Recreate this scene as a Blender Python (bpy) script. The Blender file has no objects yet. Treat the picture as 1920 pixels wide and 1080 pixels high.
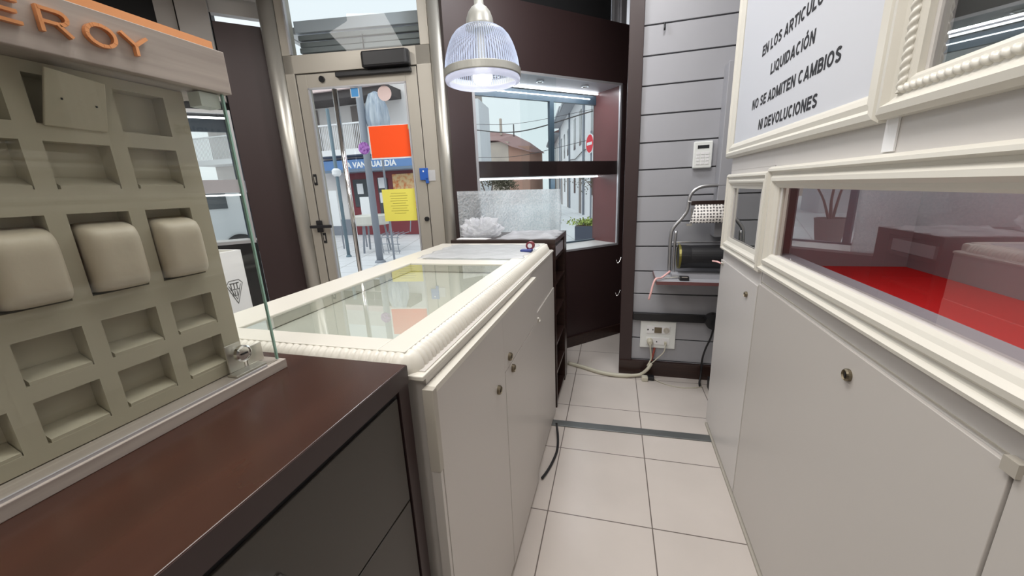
import bpy, bmesh, math, random
from mathutils import Vector, Matrix
random.seed(7)
sc = bpy.context.scene
COL = sc.collection
PI = math.pi

# ------------------------------------------------------------------ camera
cd = bpy.data.cameras.new('camera'); cam = bpy.data.objects.new('camera', cd); COL.objects.link(cam)
cd.sensor_width = 36.0; cd.lens = 13.5; cd.clip_start = 0.02; cd.clip_end = 300
RR = [(0.963306, 0.265275, -0.040885), (0.028352, -0.252039, -0.967302), (-0.266905, 0.930648, -0.250312)]
rx, dn, fw = [Vector(r) for r in RR]
m = Matrix.Identity(4)
for i in range(3):
    m[i][0] = rx[i]; m[i][1] = -dn[i]; m[i][2] = -fw[i]
m[2][3] = 1.27
cam.matrix_world = m
sc.camera = cam

# ------------------------------------------------------------------ light
sc.view_settings.view_transform = 'Standard'; sc.view_settings.look = 'None'
sc.view_settings.exposure = 0.0; sc.view_settings.gamma = 1.0
sc.view_settings.use_curve_mapping = False
w = bpy.data.worlds.new('overcast_sky'); sc.world = w; w.use_nodes = True
nt = w.node_tree; bg = nt.nodes['Background']
tc = nt.nodes.new('ShaderNodeTexCoord'); sep = nt.nodes.new('ShaderNodeSeparateXYZ')
ramp = nt.nodes.new('ShaderNodeValToRGB')
nt.links.new(tc.outputs['Generated'], sep.inputs[0]); nt.links.new(sep.outputs['Z'], ramp.inputs[0])
ramp.color_ramp.elements[0].position = 0.0; ramp.color_ramp.elements[0].color = (0.80, 0.84, 0.86, 1)
ramp.color_ramp.elements[1].position = 0.5; ramp.color_ramp.elements[1].color = (0.74, 0.81, 0.86, 1)
nt.links.new(ramp.outputs[0], bg.inputs[0]); bg.inputs[1].default_value = 1.22

sl = bpy.data.lights.new('veiled_sun', 'SUN'); sl.energy = 1.6; sl.angle = math.radians(60); sl.color = (1, .99, .97)
so = bpy.data.objects.new('veiled_sun', sl); COL.objects.link(so)
so.rotation_euler = Vector((.55, .6, -1.0)).to_track_quat('-Z', 'Y').to_euler()

def area(name, loc, size, power, color=(1, 1, 1), target=None, size_y=None, spread=180):
    l = bpy.data.lights.new(name, 'AREA'); l.energy = power; l.color = color; l.size = size
    l.spread = math.radians(spread)
    if size_y: l.shape = 'RECTANGLE'; l.size_y = size_y
    o = bpy.data.objects.new(name, l); COL.objects.link(o); o.location = loc
    if target:
        o.rotation_euler = (Vector(target) - Vector(loc)).to_track_quat('-Z', 'Y').to_euler()
    return o
area('ceiling_light_aisle', (-0.30, 0.8, 2.74), 0.5, 23, (1, .97, .93), size_y=0.9)
area('ceiling_light_rear', (-0.6, -1.0, 2.74), 1.2, 33, (1, .96, .90), size_y=1.0)
area('ceiling_light_customer_side', (-1.9, 0.6, 2.74), 0.6, 18, (1, .97, .93), size_y=1.2)
area('ceiling_light_counter', (-0.6, 2.0, 2.74), 0.3, 12, (.95, .97, 1), size_y=0.3)
area('ceiling_light_far', (0.2, 1.9, 2.74), 0.3, 9, (1, .98, .96), size_y=0.3)

# ------------------------------------------------------------------ materials
def mat(name, col, rough=0.5, metal=0.0, noise=None, bump=None, spec=0.5, emit=None, coat=0.0, alpha=None):
    m = bpy.data.materials.new(name); m.use_nodes = True
    n = m.node_tree; b = n.nodes['Principled BSDF']
    b.inputs['Base Color'].default_value = (*col, 1); b.inputs['Roughness'].default_value = rough
    b.inputs['Metallic'].default_value = metal; b.inputs['Specular IOR Level'].default_value = spec
    b.inputs['Coat Weight'].default_value = coat
    if emit:
        b.inputs['Emission Color'].default_value = (*emit[0], 1); b.inputs['Emission Strength'].default_value = emit[1]
    if noise:   # (second colour, scale vector, detail)
        col2, scl, fac = noise
        t = n.nodes.new('ShaderNodeTexCoord'); mp = n.nodes.new('ShaderNodeMapping'); mp.inputs['Scale'].default_value = scl
        no = n.nodes.new('ShaderNodeTexNoise'); no.inputs['Detail'].default_value = 5; no.inputs['Scale'].default_value = 1
        cr = n.nodes.new('ShaderNodeValToRGB'); cr.color_ramp.elements[0].position = .35; cr.color_ramp.elements[1].position = .35 + fac
        cr.color_ramp.elements[0].color = (*col, 1); cr.color_ramp.elements[1].color = (*col2, 1)
        n.links.new(t.outputs['Object'], mp.inputs[0]); n.links.new(mp.outputs[0], no.inputs['Vector'])
        n.links.new(no.outputs['Fac'], cr.inputs[0]); n.links.new(cr.outputs[0], b.inputs['Base Color'])
    if bump:    # (scale, strength)
        t = n.nodes.new('ShaderNodeTexCoord'); no = n.nodes.new('ShaderNodeTexNoise'); no.inputs['Scale'].default_value = bump[0]
        no.inputs['Detail'].default_value = 4
        bp = n.nodes.new('ShaderNodeBump'); bp.inputs['Strength'].default_value = bump[1]; bp.inputs['Distance'].default_value = .01
        n.links.new(t.outputs['Object'], no.inputs['Vector']); n.links.new(no.outputs['Fac'], bp.inputs['Height'])
        n.links.new(bp.outputs[0], b.inputs['Normal'])
    return m

def glass_mat(name, tint, ior=1.5, rough=0.0, base=0.0, boost=1.0):
    """clear pane: see-through plus a Fresnel mirror"""
    m = bpy.data.materials.new(name); m.use_nodes = True; n = m.node_tree
    for x in list(n.nodes): n.nodes.remove(x)
    o = n.nodes.new('ShaderNodeOutputMaterial'); tr = n.nodes.new('ShaderNodeBsdfTransparent')
    gl = n.nodes.new('ShaderNodeBsdfGlossy'); gl.inputs['Roughness'].default_value = rough
    tr.inputs[0].default_value = (*tint, 1)
    lw = n.nodes.new('ShaderNodeFresnel'); lw.inputs[0].default_value = ior
    ma = n.nodes.new('ShaderNodeMath'); ma.operation = 'MULTIPLY_ADD'; ma.inputs[1].default_value = boost; ma.inputs[2].default_value = base
    ma.use_clamp = True
    mx = n.nodes.new('ShaderNodeMixShader')
    ge = n.nodes.new('ShaderNodeNewGeometry')   # the pane mirrors on its outer faces only, not once more inside the sheet
    iv = n.nodes.new('ShaderNodeMath'); iv.operation = 'SUBTRACT'; iv.inputs[0].default_value = 1
    mu = n.nodes.new('ShaderNodeMath'); mu.operation = 'MULTIPLY'
    n.links.new(ge.outputs['Backfacing'], iv.inputs[1]); n.links.new(iv.outputs[0], mu.inputs[0])
    n.links.new(lw.outputs[0], ma.inputs[0]); n.links.new(ma.outputs[0], mu.inputs[1]); n.links.new(mu.outputs[0], mx.inputs[0])
    n.links.new(tr.outputs[0], mx.inputs[1]); n.links.new(gl.outputs[0], mx.inputs[2]); n.links.new(mx.outputs[0], o.inputs[0])
    return m

def film_mat(name, col, clear, rough=.35, bump=None):
    """cloudy film: part see-through, part milky"""
    m = bpy.data.materials.new(name); m.use_nodes = True; n = m.node_tree
    b = n.nodes['Principled BSDF']; b.inputs['Base Color'].default_value = (*col, 1); b.inputs['Roughness'].default_value = rough
    o = n.nodes['Material Output']; tr = n.nodes.new('ShaderNodeBsdfTransparent'); tl = n.nodes.new('ShaderNodeBsdfTranslucent')
    tl.inputs[0].default_value = (*col, 1)
    m1 = n.nodes.new('ShaderNodeMixShader'); m1.inputs[0].default_value = .55
    m2 = n.nodes.new('ShaderNodeMixShader'); m2.inputs[0].default_value = clear
    n.links.new(b.outputs[0], m1.inputs[1]); n.links.new(tl.outputs[0], m1.inputs[2])
    n.links.new(m1.outputs[0], m2.inputs[1]); n.links.new(tr.outputs[0], m2.inputs[2]); n.links.new(m2.outputs[0], o.inputs[0])
    if bump:
        t = n.nodes.new('ShaderNodeTexCoord'); no = n.nodes.new('ShaderNodeTexNoise'); no.inputs['Scale'].default_value = bump[0]
        no.inputs['Detail'].default_value = 6
        bp = n.nodes.new('ShaderNodeBump'); bp.inputs['Strength'].default_value = bump[1]; bp.inputs['Distance'].default_value = .01
        n.links.new(t.outputs['Object'], no.inputs['Vector']); n.links.new(no.outputs['Fac'], bp.inputs['Height'])
        n.links.new(bp.outputs[0], b.inputs['Normal']); n.links.new(bp.outputs[0], tl.inputs['Normal'])
    return m

def tile_mat(name, col, grout, size, mortar, rot=0.0, origin=(0, 0), rough=.3):
    m = bpy.data.materials.new(name); m.use_nodes = True; n = m.node_tree; b = n.nodes['Principled BSDF']
    t = n.nodes.new('ShaderNodeTexCoord'); mp = n.nodes.new('ShaderNodeMapping'); mp.vector_type = 'TEXTURE'
    mp.inputs['Location'].default_value = (*origin, 0); mp.inputs['Rotation'].default_value = (0, 0, rot)
    br = n.nodes.new('ShaderNodeTexBrick'); br.offset = 0; br.squash = 1
    br.inputs['Scale'].default_value = 1; br.inputs['Brick Width'].default_value = size; br.inputs['Row Height'].default_value = size
    br.inputs['Mortar Size'].default_value = mortar; br.inputs['Mortar Smooth'].default_value = 0
    br.inputs['Color1'].default_value = (*col, 1); br.inputs['Color2'].default_value = (*[c * .97 for c in col], 1)
    br.inputs['Mortar'].default_value = (*grout, 1)
    no = n.nodes.new('ShaderNodeTexNoise'); no.inputs['Scale'].default_value = 3; no.inputs['Detail'].default_value = 6
    mx = n.nodes.new('ShaderNodeMix'); mx.data_type = 'RGBA'; mx.blend_type = 'MULTIPLY'; mx.inputs[0].default_value = .22
    n.links.new(t.outputs['Object'], mp.inputs[0]); n.links.new(mp.outputs[0], br.inputs['Vector'])
    n.links.new(t.outputs['Object'], no.inputs['Vector'])
    n.links.new(br.outputs['Color'], mx.inputs[6]); n.links.new(no.outputs['Fac'], mx.inputs[7])
    n.links.new(mx.outputs[2], b.inputs['Base Color']); b.inputs['Roughness'].default_value = rough
    return m

M = {}
M['lacquer'] = mat('white_lacquer', (.62, .595, .575), .34)
M['door_white'] = mat('warm_white_laminate', (.55, .52, .49), .36)
M['cream'] = mat('cream_painted_wood', (.66, .635, .57), .35)
M['cream_edge'] = mat('beige_edge_band', (.42, .39, .34), .5)
M['wenge'] = mat('dark_wenge_wood', (.026, .014, .012), .28, noise=((.045, .023, .018), (3, 60, 60), .4))
M['wenge_top'] = mat('dark_wenge_top', (.038, .016, .011), .25, noise=((.062, .026, .017), (14, 2.2, 30), .5))
M['wenge_wall'] = mat('plum_brown_laminate', (.036, .020, .020), .4)
M['wenge_red'] = mat('red_brown_laminate', (.15, .062, .062), .32)
M['drawer'] = mat('dark_grey_brown_laminate', (.045, .038, .031), .42)
M['black'] = mat('black_plastic', (.012, .012, .014), .4)
M['matt_black'] = mat('matt_black', (.006, .006, .007), .8)
M['alu'] = mat('champagne_aluminium', (.46, .43, .375), .42, .45)
M['alu_line'] = mat('dark_joint', (.05, .045, .04), .7)
M['steel'] = mat('brushed_steel', (.62, .60, .55), .3, .85)
M['column'] = mat('satin_metal_column', (.50, .485, .44), .36, .7)
M['chrome'] = mat('polished_chrome', (.8, .8, .8), .12, 1)
M['tube_steel'] = mat('satin_tube_steel', (.50, .50, .51), .3, .85)
M['brass'] = mat('aged_brass_lock', (.20, .17, .12), .35, .9)
M['silver_trim'] = mat('grey_metal_trim', (.48, .48, .50), .4, .5)
M['strip'] = mat('grey_metal_threshold', (.19, .20, .20), .4, .6)
M['slat'] = mat('lilac_grey_slats', (.37, .372, .40), .45)
M['groove'] = mat('slat_groove_shade', (.10, .10, .11), .7)
M['tray'] = mat('beige_velvet_tray', (.44, .405, .315), .75)
M['cushion'] = mat('beige_leatherette_cushion', (.52, .46, .365), .5, bump=(120, .03))
M['white_wood'] = mat('whitewashed_wood', (.43, .38, .34), .5, noise=((.31, .27, .24), (70, 2.5, 60), .3))
M['copper'] = mat('rose_copper_metal', (.80, .36, .16), .3, .7)
M['copper_edge'] = mat('dark_letter_side', (.05, .03, .02), .5)
M['paper'] = mat('white_paper', (.60, .615, .66), .6)
M['ink'] = mat('black_ink', (.012, .012, .016), .6)
M['orange'] = mat('orange_paper', (1.0, .085, .002), .6)
M['yellow'] = mat('yellow_paper', (.85, .78, .13), .6)
M['pink'] = mat('pale_pink_paper', (.78, .62, .6), .6)
M['purple'] = mat('purple_sticker', (.10, .01, .19), .4, noise=((.42, .2, .6), (60, 60, 60), .2))
M['blue'] = mat('blue_plastic', (.02, .10, .42), .4)
M['blue_sticker'] = mat('light_blue_sticker', (.08, .35, .75), .4)
M['red_felt'] = mat('red_felt', (.90, .012, .012), .7)
M['back_green'] = mat('grey_green_back_panel', (.22, .25, .24), .5)
M['inner_grey'] = mat('pale_lilac_inner_wall', (.42, .40, .43), .5)
M['counter_in'] = mat('pale_grey_green_lining', (.66, .69, .66), .5)
M['wall'] = mat('off_white_wall', (.60, .585, .56), .7)
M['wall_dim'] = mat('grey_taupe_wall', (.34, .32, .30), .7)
M['ceil'] = mat('grey_ceiling_paint', (.42, .39, .37), .8)
M['floor'] = tile_mat('cream_floor_tiles', (.66, .60, .555), (.16, .13, .115), .40, .0022, math.radians(1.0), (.143, 1.668), .28)
M['pave'] = tile_mat('pale_street_paving', (.82, .82, .84), (.5, .5, .5), .6, .01, .3, (0, 0), .6)
M['soffit'] = tile_mat('white_soffit_tiles', (.9, .9, .9), (.4, .4, .4), .6, .008, math.radians(9), (0, 0), .8)
M['shutter'] = mat('grey_shutter_metal', (.24, .26, .27), .45, .3)
M['box_metal'] = mat('pale_blue_grey_metal', (.52, .56, .62), .5)
M['glass'] = glass_mat('clear_window_glass', (.96, .98, .98), 1.45)
M['cab_glass'] = glass_mat('cabinet_glass', (.95, .95, .96), 1.6, boost=1.9, base=.09)
M['counter_glass'] = glass_mat('counter_glass', (.94, .965, .955), 1.55, boost=1.2, base=.08)
M['green_glass'] = glass_mat('greenish_display_glass', (.97, .98, .97), 1.45)
M['glass_edge'] = mat('green_glass_edge', (.30, .50, .42), .2, alpha=None)
M['led'] = mat('led_strip_lit', (1, 1, 1), .5, emit=((.95, .97, 1.0), 6.0))
M['bulb'] = mat('bulb_lit', (1, 1, 1), .5, emit=((1, .99, 1.0), 4.5))
M['lamp_shade'] = film_mat('ribbed_clear_acrylic', (.55, .62, .78), .66, .1)
M['lamp_rim'] = film_mat('white_acrylic_rim', (.55, .56, .64), .2, .3)
M['lamp_grey'] = mat('grey_lamp_metal', (.40, .40, .37), .4, .3)
M['frost'] = film_mat('frosted_bubble_film', (.95, .98, .99), .36, .3, (60, 1.6))
n_ = M['frost'].node_tree; vo = n_.nodes.new('ShaderNodeTexNoise'); vo.inputs['Scale'].default_value = 105; vo.inputs['Detail'].default_value = 3
cr_ = n_.nodes.new('ShaderNodeValToRGB'); cr_.color_ramp.elements[0].position = .38; cr_.color_ramp.elements[1].position = .6
cr_.color_ramp.elements[0].color = (.78, .84, .87, 1); cr_.color_ramp.elements[1].color = (.98, .99, 1, 1); tc_ = n_.nodes.new('ShaderNodeTexCoord')
n_.links.new(tc_.outputs['Object'], vo.inputs['Vector']); n_.links.new(vo.outputs['Fac'], cr_.inputs[0])
for x in n_.nodes:
    if x.type == 'BSDF_TRANSLUCENT': n_.links.new(cr_.outputs[0], x.inputs[0])
    if x.type == 'BSDF_PRINCIPLED': n_.links.new(cr_.outputs[0], x.inputs['Base Color'])
M['plastic'] = film_mat('crumpled_clear_plastic', (.88, .89, .92), .38, .18, (25, .6))
M['gold'] = mat('yellow_gold_edge', (.15, .13, .02), .3, .4)
M['ribbon'] = mat('pink_ribbon', (.85, .5, .48), .5)
M['cable'] = mat('beige_cable', (.55, .52, .42), .5)
M['socket'] = mat('white_socket_plastic', (.80, .82, .80), .4)
M['socket_dark'] = mat('grey_socket_holes', (.08, .08, .08), .5)
M['cafe_wall'] = mat('pale_render', (.80, .76, .74), .8)
M['cafe_red'] = mat('wine_red_shopfront', (.20, .03, .04), .4)
M['cafe_dark'] = mat('dark_eave', (.07, .06, .06), .6)
M['brown_shut'] = mat('grey_brown_shutter', (.22, .19, .18), .6)
M['awning'] = mat('blue_awning', (.13, .25, .50), .7)
M['awning_dark'] = mat('slate_blue_valance', (.16, .22, .30), .7)
M['white'] = mat('plain_white', (.85, .85, .86), .5)
M['pole'] = mat('grey_pole', (.24, .26, .30), .5)
M['teal_pole'] = mat('teal_grey_pole', (.14, .20, .24), .5)
M['parasol'] = mat('blue_grey_canvas', (.28, .34, .44), .8, noise=((.6, .65, .7), (14, 14, 2), .3))
M['window_dark'] = mat('dark_window_pane', (.06, .07, .08), .15)
M['house_white'] = mat('white_house_render', (.80, .80, .82), .8, noise=((.68, .68, .70), (.4, .4, .4), .4))
M['house_beige'] = mat('beige_gable_render', (.50, .42, .36), .8, noise=((.42, .36, .32), (1.2, 1.2, 1.2), .4))
M['house_brick'] = mat('terracotta_wall', (.50, .29, .22), .8)
M['roof_red'] = mat('red_roof_tiles', (.33, .20, .19), .8)
M['eave_grey'] = mat('grey_eave_boards', (.36, .37, .40), .7)
M['blue_frame'] = mat('slate_blue_window_frame', (.055, .085, .115), .4)
M['planter'] = mat('slate_blue_planter', (.06, .07, .10), .6)
M['pot'] = mat('brown_grey_pot', (.16, .13, .125), .7)
M['leaf'] = mat('yellow_green_leaves', (.33, .40, .10), .7)
M['leaf_dark'] = mat('reddish_green_leaves', (.10, .085, .05), .7)
M['bark'] = mat('brown_bark', (.13, .085, .07), .9)
M['sign_red'] = mat('sign_red', (.72, .03, .05), .5)
M['car'] = mat('white_car_paint', (.62, .63, .64), .25, coat=.5)
M['rubber'] = mat('black_rubber', (.02, .02, .02), .7)
M['flame'] = mat('orange_print', (.75, .22, .06), .6, noise=((.85, .6, .3), (8, 8, 8), .2))

def rib_fac(m, n_ribs, lo, hi):
    n = m.node_tree; t = n.nodes.new('ShaderNodeTexCoord'); sp = n.nodes.new('ShaderNodeSeparateXYZ')
    at = n.nodes.new('ShaderNodeMath'); at.operation = 'ARCTAN2'
    mu = n.nodes.new('ShaderNodeMath'); mu.operation = 'MULTIPLY'; mu.inputs[1].default_value = n_ribs
    si = n.nodes.new('ShaderNodeMath'); si.operation = 'SINE'
    mr = n.nodes.new('ShaderNodeMapRange'); mr.inputs[1].default_value = -1; mr.inputs[3].default_value = lo; mr.inputs[4].default_value = hi
    n.links.new(t.outputs['Object'], sp.inputs[0]); n.links.new(sp.outputs['Y'], at.inputs[0]); n.links.new(sp.outputs['X'], at.inputs[1])
    n.links.new(at.outputs[0], mu.inputs[0]); n.links.new(mu.outputs[0], si.inputs[0]); n.links.new(si.outputs[0], mr.inputs[0])
    mx = [x for x in n.nodes if x.type == 'MIX_SHADER' and x.outputs[0].links[0].to_node.type == 'OUTPUT_MATERIAL'][0]
    n.links.new(mr.outputs[0], mx.inputs[0])
rib_fac(M['lamp_shade'], 90, .35, .95)

# dotted wrapping paper
def dots():
    m = mat('dotted_wrapping_paper', (.8, .78, .74), .6); n = m.node_tree; b = n.nodes['Principled BSDF']
    t = n.nodes.new('ShaderNodeTexCoord'); v = n.nodes.new('ShaderNodeTexVoronoi'); v.inputs['Scale'].default_value = 62
    v.voronoi_dimensions = '2D'; v.inputs['Randomness'].default_value = .2
    sx = n.nodes.new('ShaderNodeSeparateXYZ'); cx_ = n.nodes.new('ShaderNodeCombineXYZ')
    n.links.new(t.outputs['Object'], sx.inputs[0]); n.links.new(sx.outputs['X'], cx_.inputs[0]); n.links.new(sx.outputs['Z'], cx_.inputs[1])
    cr = n.nodes.new('ShaderNodeValToRGB'); cr.color_ramp.interpolation = 'CONSTANT'
    cr.color_ramp.elements[0].color = (.13, .12, .12, 1); cr.color_ramp.elements[1].position = .33
    cr.color_ramp.elements[1].color = (.80, .77, .74, 1)
    n.links.new(cx_.outputs[0], v.inputs['Vector']); n.links.new(v.outputs['Distance'], cr.inputs[0])
    n.links.new(cr.outputs[0], b.inputs['Base Color']); return m
M['dots'] = dots()

# ------------------------------------------------------------------ helpers
def empty(name, loc, label, cat, group=None):
    o = bpy.data.objects.new(name, None); COL.objects.link(o); o.location = loc; o.empty_display_size = .05
    return tag(o, label, cat, group)
def tag(o, label=None, cat=None, group=None, kind=None):
    if label: o['label'] = label
    if cat: o['category'] = cat
    if group: o['group'] = group
    if kind: o['kind'] = kind
    return o
WPOS = {}
def obj(name, bm, material, parent=None, smooth=False, bevel=0.0, origin=None, kind=None):
    """bm is in world coordinates; the object is placed at its own centre"""
    vs = [v.co for v in bm.verts]
    lo = Vector([min(v[i] for v in vs) for i in range(3)]); hi = Vector([max(v[i] for v in vs) for i in range(3)])
    c = Vector(((lo.x + hi.x) / 2, (lo.y + hi.y) / 2, lo.z)) if origin is None else Vector(origin)
    bmesh.ops.recalc_face_normals(bm, faces=bm.faces)
    for v in bm.verts: v.co -= c
    me = bpy.data.meshes.new(name); bm.to_mesh(me); bm.free()
    if smooth:
        for p in me.polygons: p.use_smooth = True
    me.materials.append(M[material] if isinstance(material, str) else material)
    o = bpy.data.objects.new(name, me); COL.objects.link(o)
    if parent is not None:
        o.parent = parent; o.location = c - WPOS.get(parent.name, parent.location)
    else: o.location = c
    WPOS[o.name] = c.copy()
    if bevel:
        b = o.modifiers.new('bevel', 'BEVEL'); b.width = bevel; b.segments = 2; b.limit_method = 'ANGLE'
        b.angle_limit = math.radians(40)
    if kind: o['kind'] = kind
    return o
def struct(name, bm, material, **k):
    return obj(name, bm, material, kind='structure', **k)
def B(*boxes):
    """world-aligned boxes x0,x1,y0,y1,z0,z1"""
    bm = bmesh.new()
    for b in boxes: add_box(bm, *b)
    return bm
def add_box(bm, x0, x1, y0, y1, z0, z1, f=None):
    vs = []
    for x in (x0, x1):
        for y in (y0, y1):
            for z in (z0, z1):
                p = Vector((x, y, z)); vs.append(bm.verts.new(f(p) if f else p))
    for a in ((0, 1, 3, 2), (4, 6, 7, 5), (0, 4, 5, 1), (2, 3, 7, 6), (0, 2, 6, 4), (1, 5, 7, 3)):
        bm.faces.new([vs[i] for i in a])
def basis(P, az):
    a = math.radians(az); d = Vector((math.cos(a), math.sin(a), 0)); n = Vector((-math.sin(a), math.cos(a), 0)); P = Vector(P)
    return lambda p: P + d * p[0] + n * p[1] + Vector((0, 0, p[2]))
def LB(f, *boxes):
    """boxes s0,s1,o0,o1,z0,z1 in a wall's own frame: s along, o outwards, z up"""
    bm = bmesh.new()
    for b in boxes: add_box(bm, *b, f=f)
    return bm
def prism(pts, z0, z1, bm=None, f=None):
    bm = bm or bmesh.new()
    lo = [bm.verts.new(f(Vector((x, y, z0))) if f else (x, y, z0)) for x, y in pts]
    hi = [bm.verts.new(f(Vector((x, y, z1))) if f else (x, y, z1)) for x, y in pts]
    n = len(pts)
    bm.faces.new(lo[::-1]); bm.faces.new(hi)
    for i in range(n): bm.faces.new([lo[i], lo[(i + 1) % n], hi[(i + 1) % n], hi[i]])
    return bm
def tube(path, r, seg=10, bm=None, closed=False, flat=None):
    bm = bm or bmesh.new(); P = [Vector(p) for p in path]; rings = []
    up = Vector((0, 0, 1)); prev = None
    for i, p in enumerate(P):
        t = (P[min(i + 1, len(P) - 1)] - P[max(i - 1, 0)]).normalized()
        if prev is None:
            a = up if abs(t.dot(up)) < .9 else Vector((1, 0, 0)); u = t.cross(a).normalized()
        else:
            u = (prev - t * prev.dot(t)).normalized()
        prev = u; v = t.cross(u)
        rr = r[i] if isinstance(r, (list, tuple)) else r
        rings.append([bm.verts.new(p + (u * math.cos(k * 2 * PI / seg) + v * math.sin(k * 2 * PI / seg)) * rr) for k in range(seg)])
    for a, b in zip(rings, rings[1:]):
        for k in range(seg): bm.faces.new([a[k], a[(k + 1) % seg], b[(k + 1) % seg], b[k]])
    bm.faces.new(rings[0][::-1]); bm.faces.new(rings[-1]); return bm
def smooth_path(pts, n=8):
    P = [Vector(p) for p in pts]; P = [P[0] * 2 - P[1]] + P + [P[-1] * 2 - P[-2]]; out = []
    for i in range(1, len(P) - 2):
        for k in range(n):
            t = k / n
            out.append(.5 * ((2 * P[i]) + (P[i + 1] - P[i - 1]) * t + (2 * P[i - 1] - 5 * P[i] + 4 * P[i + 1] - P[i + 2]) * t * t
                             + (3 * P[i] - P[i - 1] - 3 * P[i + 1] + P[i + 2]) * t ** 3))
    out.append(P[-2]); return out
def lathe(prof, c, seg=32, bm=None, axis='z', rib=0, ribn=0, cap=True):
    bm = bm or bmesh.new(); rings = []; c = Vector(c)
    for r, h in prof:
        ring = []
        for k in range(seg):
            a = k * 2 * PI / seg; rr = r * (1 + (rib * math.cos(ribn * a) if rib else 0))
            u, v = rr * math.cos(a), rr * math.sin(a)
            q = {'z': (u, v, h), 'x': (h, u, v), 'y': (u, h, v)}[axis]
            ring.append(bm.verts.new(c + Vector(q)))
        rings.append(ring)
    for a, b in zip(rings, rings[1:]):
        for k in range(seg): bm.faces.new([a[k], a[(k + 1) % seg], b[(k + 1) % seg], b[k]])
    if cap: bm.faces.new(rings[0][::-1]); bm.faces.new(rings[-1])
    return bm
def transform(bm, f):
    for v in bm.verts: v.co = f(v.co)
    return bm
def heightpanel(y0, y1, z0, z1, holes, depth, X, through=False, thick=.02):
    """panel at x = X facing -x (or +x for depth < 0) with rectangular recesses"""
    ys = sorted({y0, y1} | {h[0] for h in holes} | {h[1] for h in holes}); zs = sorted({z0, z1} | {h[2] for h in holes} | {h[3] for h in holes})
    ys = [y for y in ys if y0 <= y <= y1]; zs = [z for z in zs if z0 <= z <= z1]
    bm = bmesh.new(); ny, nz = len(ys) - 1, len(zs) - 1
    def H(i, j):
        if i < 0 or j < 0 or i >= ny or j >= nz: return None
        cy, cz = (ys[i] + ys[i + 1]) / 2, (zs[j] + zs[j + 1]) / 2
        return any(h[0] < cy < h[1] and h[2] < cz < h[3] for h in holes)
    for i in range(ny):
        for j in range(nz):
            h = H(i, j)
            if h and through: continue
            x = X + (depth if h else 0)
            bm.faces.new([bm.verts.new((x, ys[a], zs[b])) for a, b in ((i, j), (i + 1, j), (i + 1, j + 1), (i, j + 1))])
            if through and not h:
                x2 = X + thick
                bm.faces.new([bm.verts.new((x2, ys[a], zs[b])) for a, b in ((i, j), (i, j + 1), (i + 1, j + 1), (i + 1, j))])
    far = X + (thick if through else depth)
    for i in range(ny + 1):
        for j in range(nz):
            a, b = H(i - 1, j), H(i, j)
            if a != b and (a is not None or True):
                if (a is None and b) or (b is None and a): continue
                bm.faces.new([bm.verts.new((x, ys[i], z)) for x, z in ((X, zs[j]), (far, zs[j]), (far, zs[j + 1]), (X, zs[j + 1]))])
    for j in range(nz + 1):
        for i in range(ny):
            a, b = H(i, j - 1), H(i, j)
            if a != b:
                if (a is None and b) or (b is None and a): continue
                bm.faces.new([bm.verts.new((x, y, zs[j])) for x, y in ((X, ys[i]), (far, ys[i]), (far, ys[i + 1]), (X, ys[i + 1]))])
    bmesh.ops.remove_doubles(bm, verts=bm.verts, dist=1e-5)
    return bm
def moulding(y0, y1, z0, z1, prof, X, f=None):
    """mitred picture moulding on plane x = X facing -x; prof = [(inset from outer edge, height off the plane)]"""
    bm = bmesh.new(); rings = []
    for ins, h in prof:
        rings.append([bm.verts.new((X - h, y, z)) for y, z in ((y0 + ins, z0 + ins), (y1 - ins, z0 + ins), (y1 - ins, z1 - ins), (y0 + ins, z1 - ins))])
    for a, b in zip(rings, rings[1:]):
        for k in range(4): bm.faces.new([a[k], a[(k + 1) % 4], b[(k + 1) % 4], b[k]])
    a, b = rings[-1], rings[0]
    for k in range(4): bm.faces.new([a[k], a[(k + 1) % 4], b[(k + 1) % 4], b[k]])
    return bm
def text_bm(body, origin, right, up, width, height, depth=.001, font_bold=0.0, shear=0):
    """lettering fitted to width x height with its lower-left at origin"""
    cu = bpy.data.curves.new('t', 'FONT'); cu.body = body; cu.size = 1; cu.offset = font_bold; cu.extrude = .05; cu.resolution_u = 3
    o = bpy.data.objects.new('t', cu); COL.objects.link(o)
    dg = bpy.context.evaluated_depsgraph_get(); dg.update()
    me = bpy.data.meshes.new_from_object(o.evaluated_get(dg))
    bpy.data.objects.remove(o); bpy.data.curves.remove(cu)
    bm = bmesh.new(); bm.from_mesh(me); bpy.data.meshes.remove(me)
    xs = [v.co.x for v in bm.verts]; ys = [v.co.y for v in bm.verts]
    x0, x1, y0, y1 = min(xs), max(xs), min(ys), max(ys)
    r = Vector(right); u = Vector(up); n = r.cross(u); o_ = Vector(origin)
    for v in bm.verts:
        a = (v.co.x - x0) / (x1 - x0) * width; b = (v.co.y - y0) / (y1 - y0) * height; c = (v.co.z + .05) / .1 * depth
        v.co = o_ + r * a + u * b + n * c
    return bm
GW = dict(E=.60, N=.72, L=.56, O=.80, S=.66, A=.76, R=.70, T=.64, I=.17, C=.74, U=.70, Q=.80, D=.72, M=.86, B=.68, V=.72)
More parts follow.
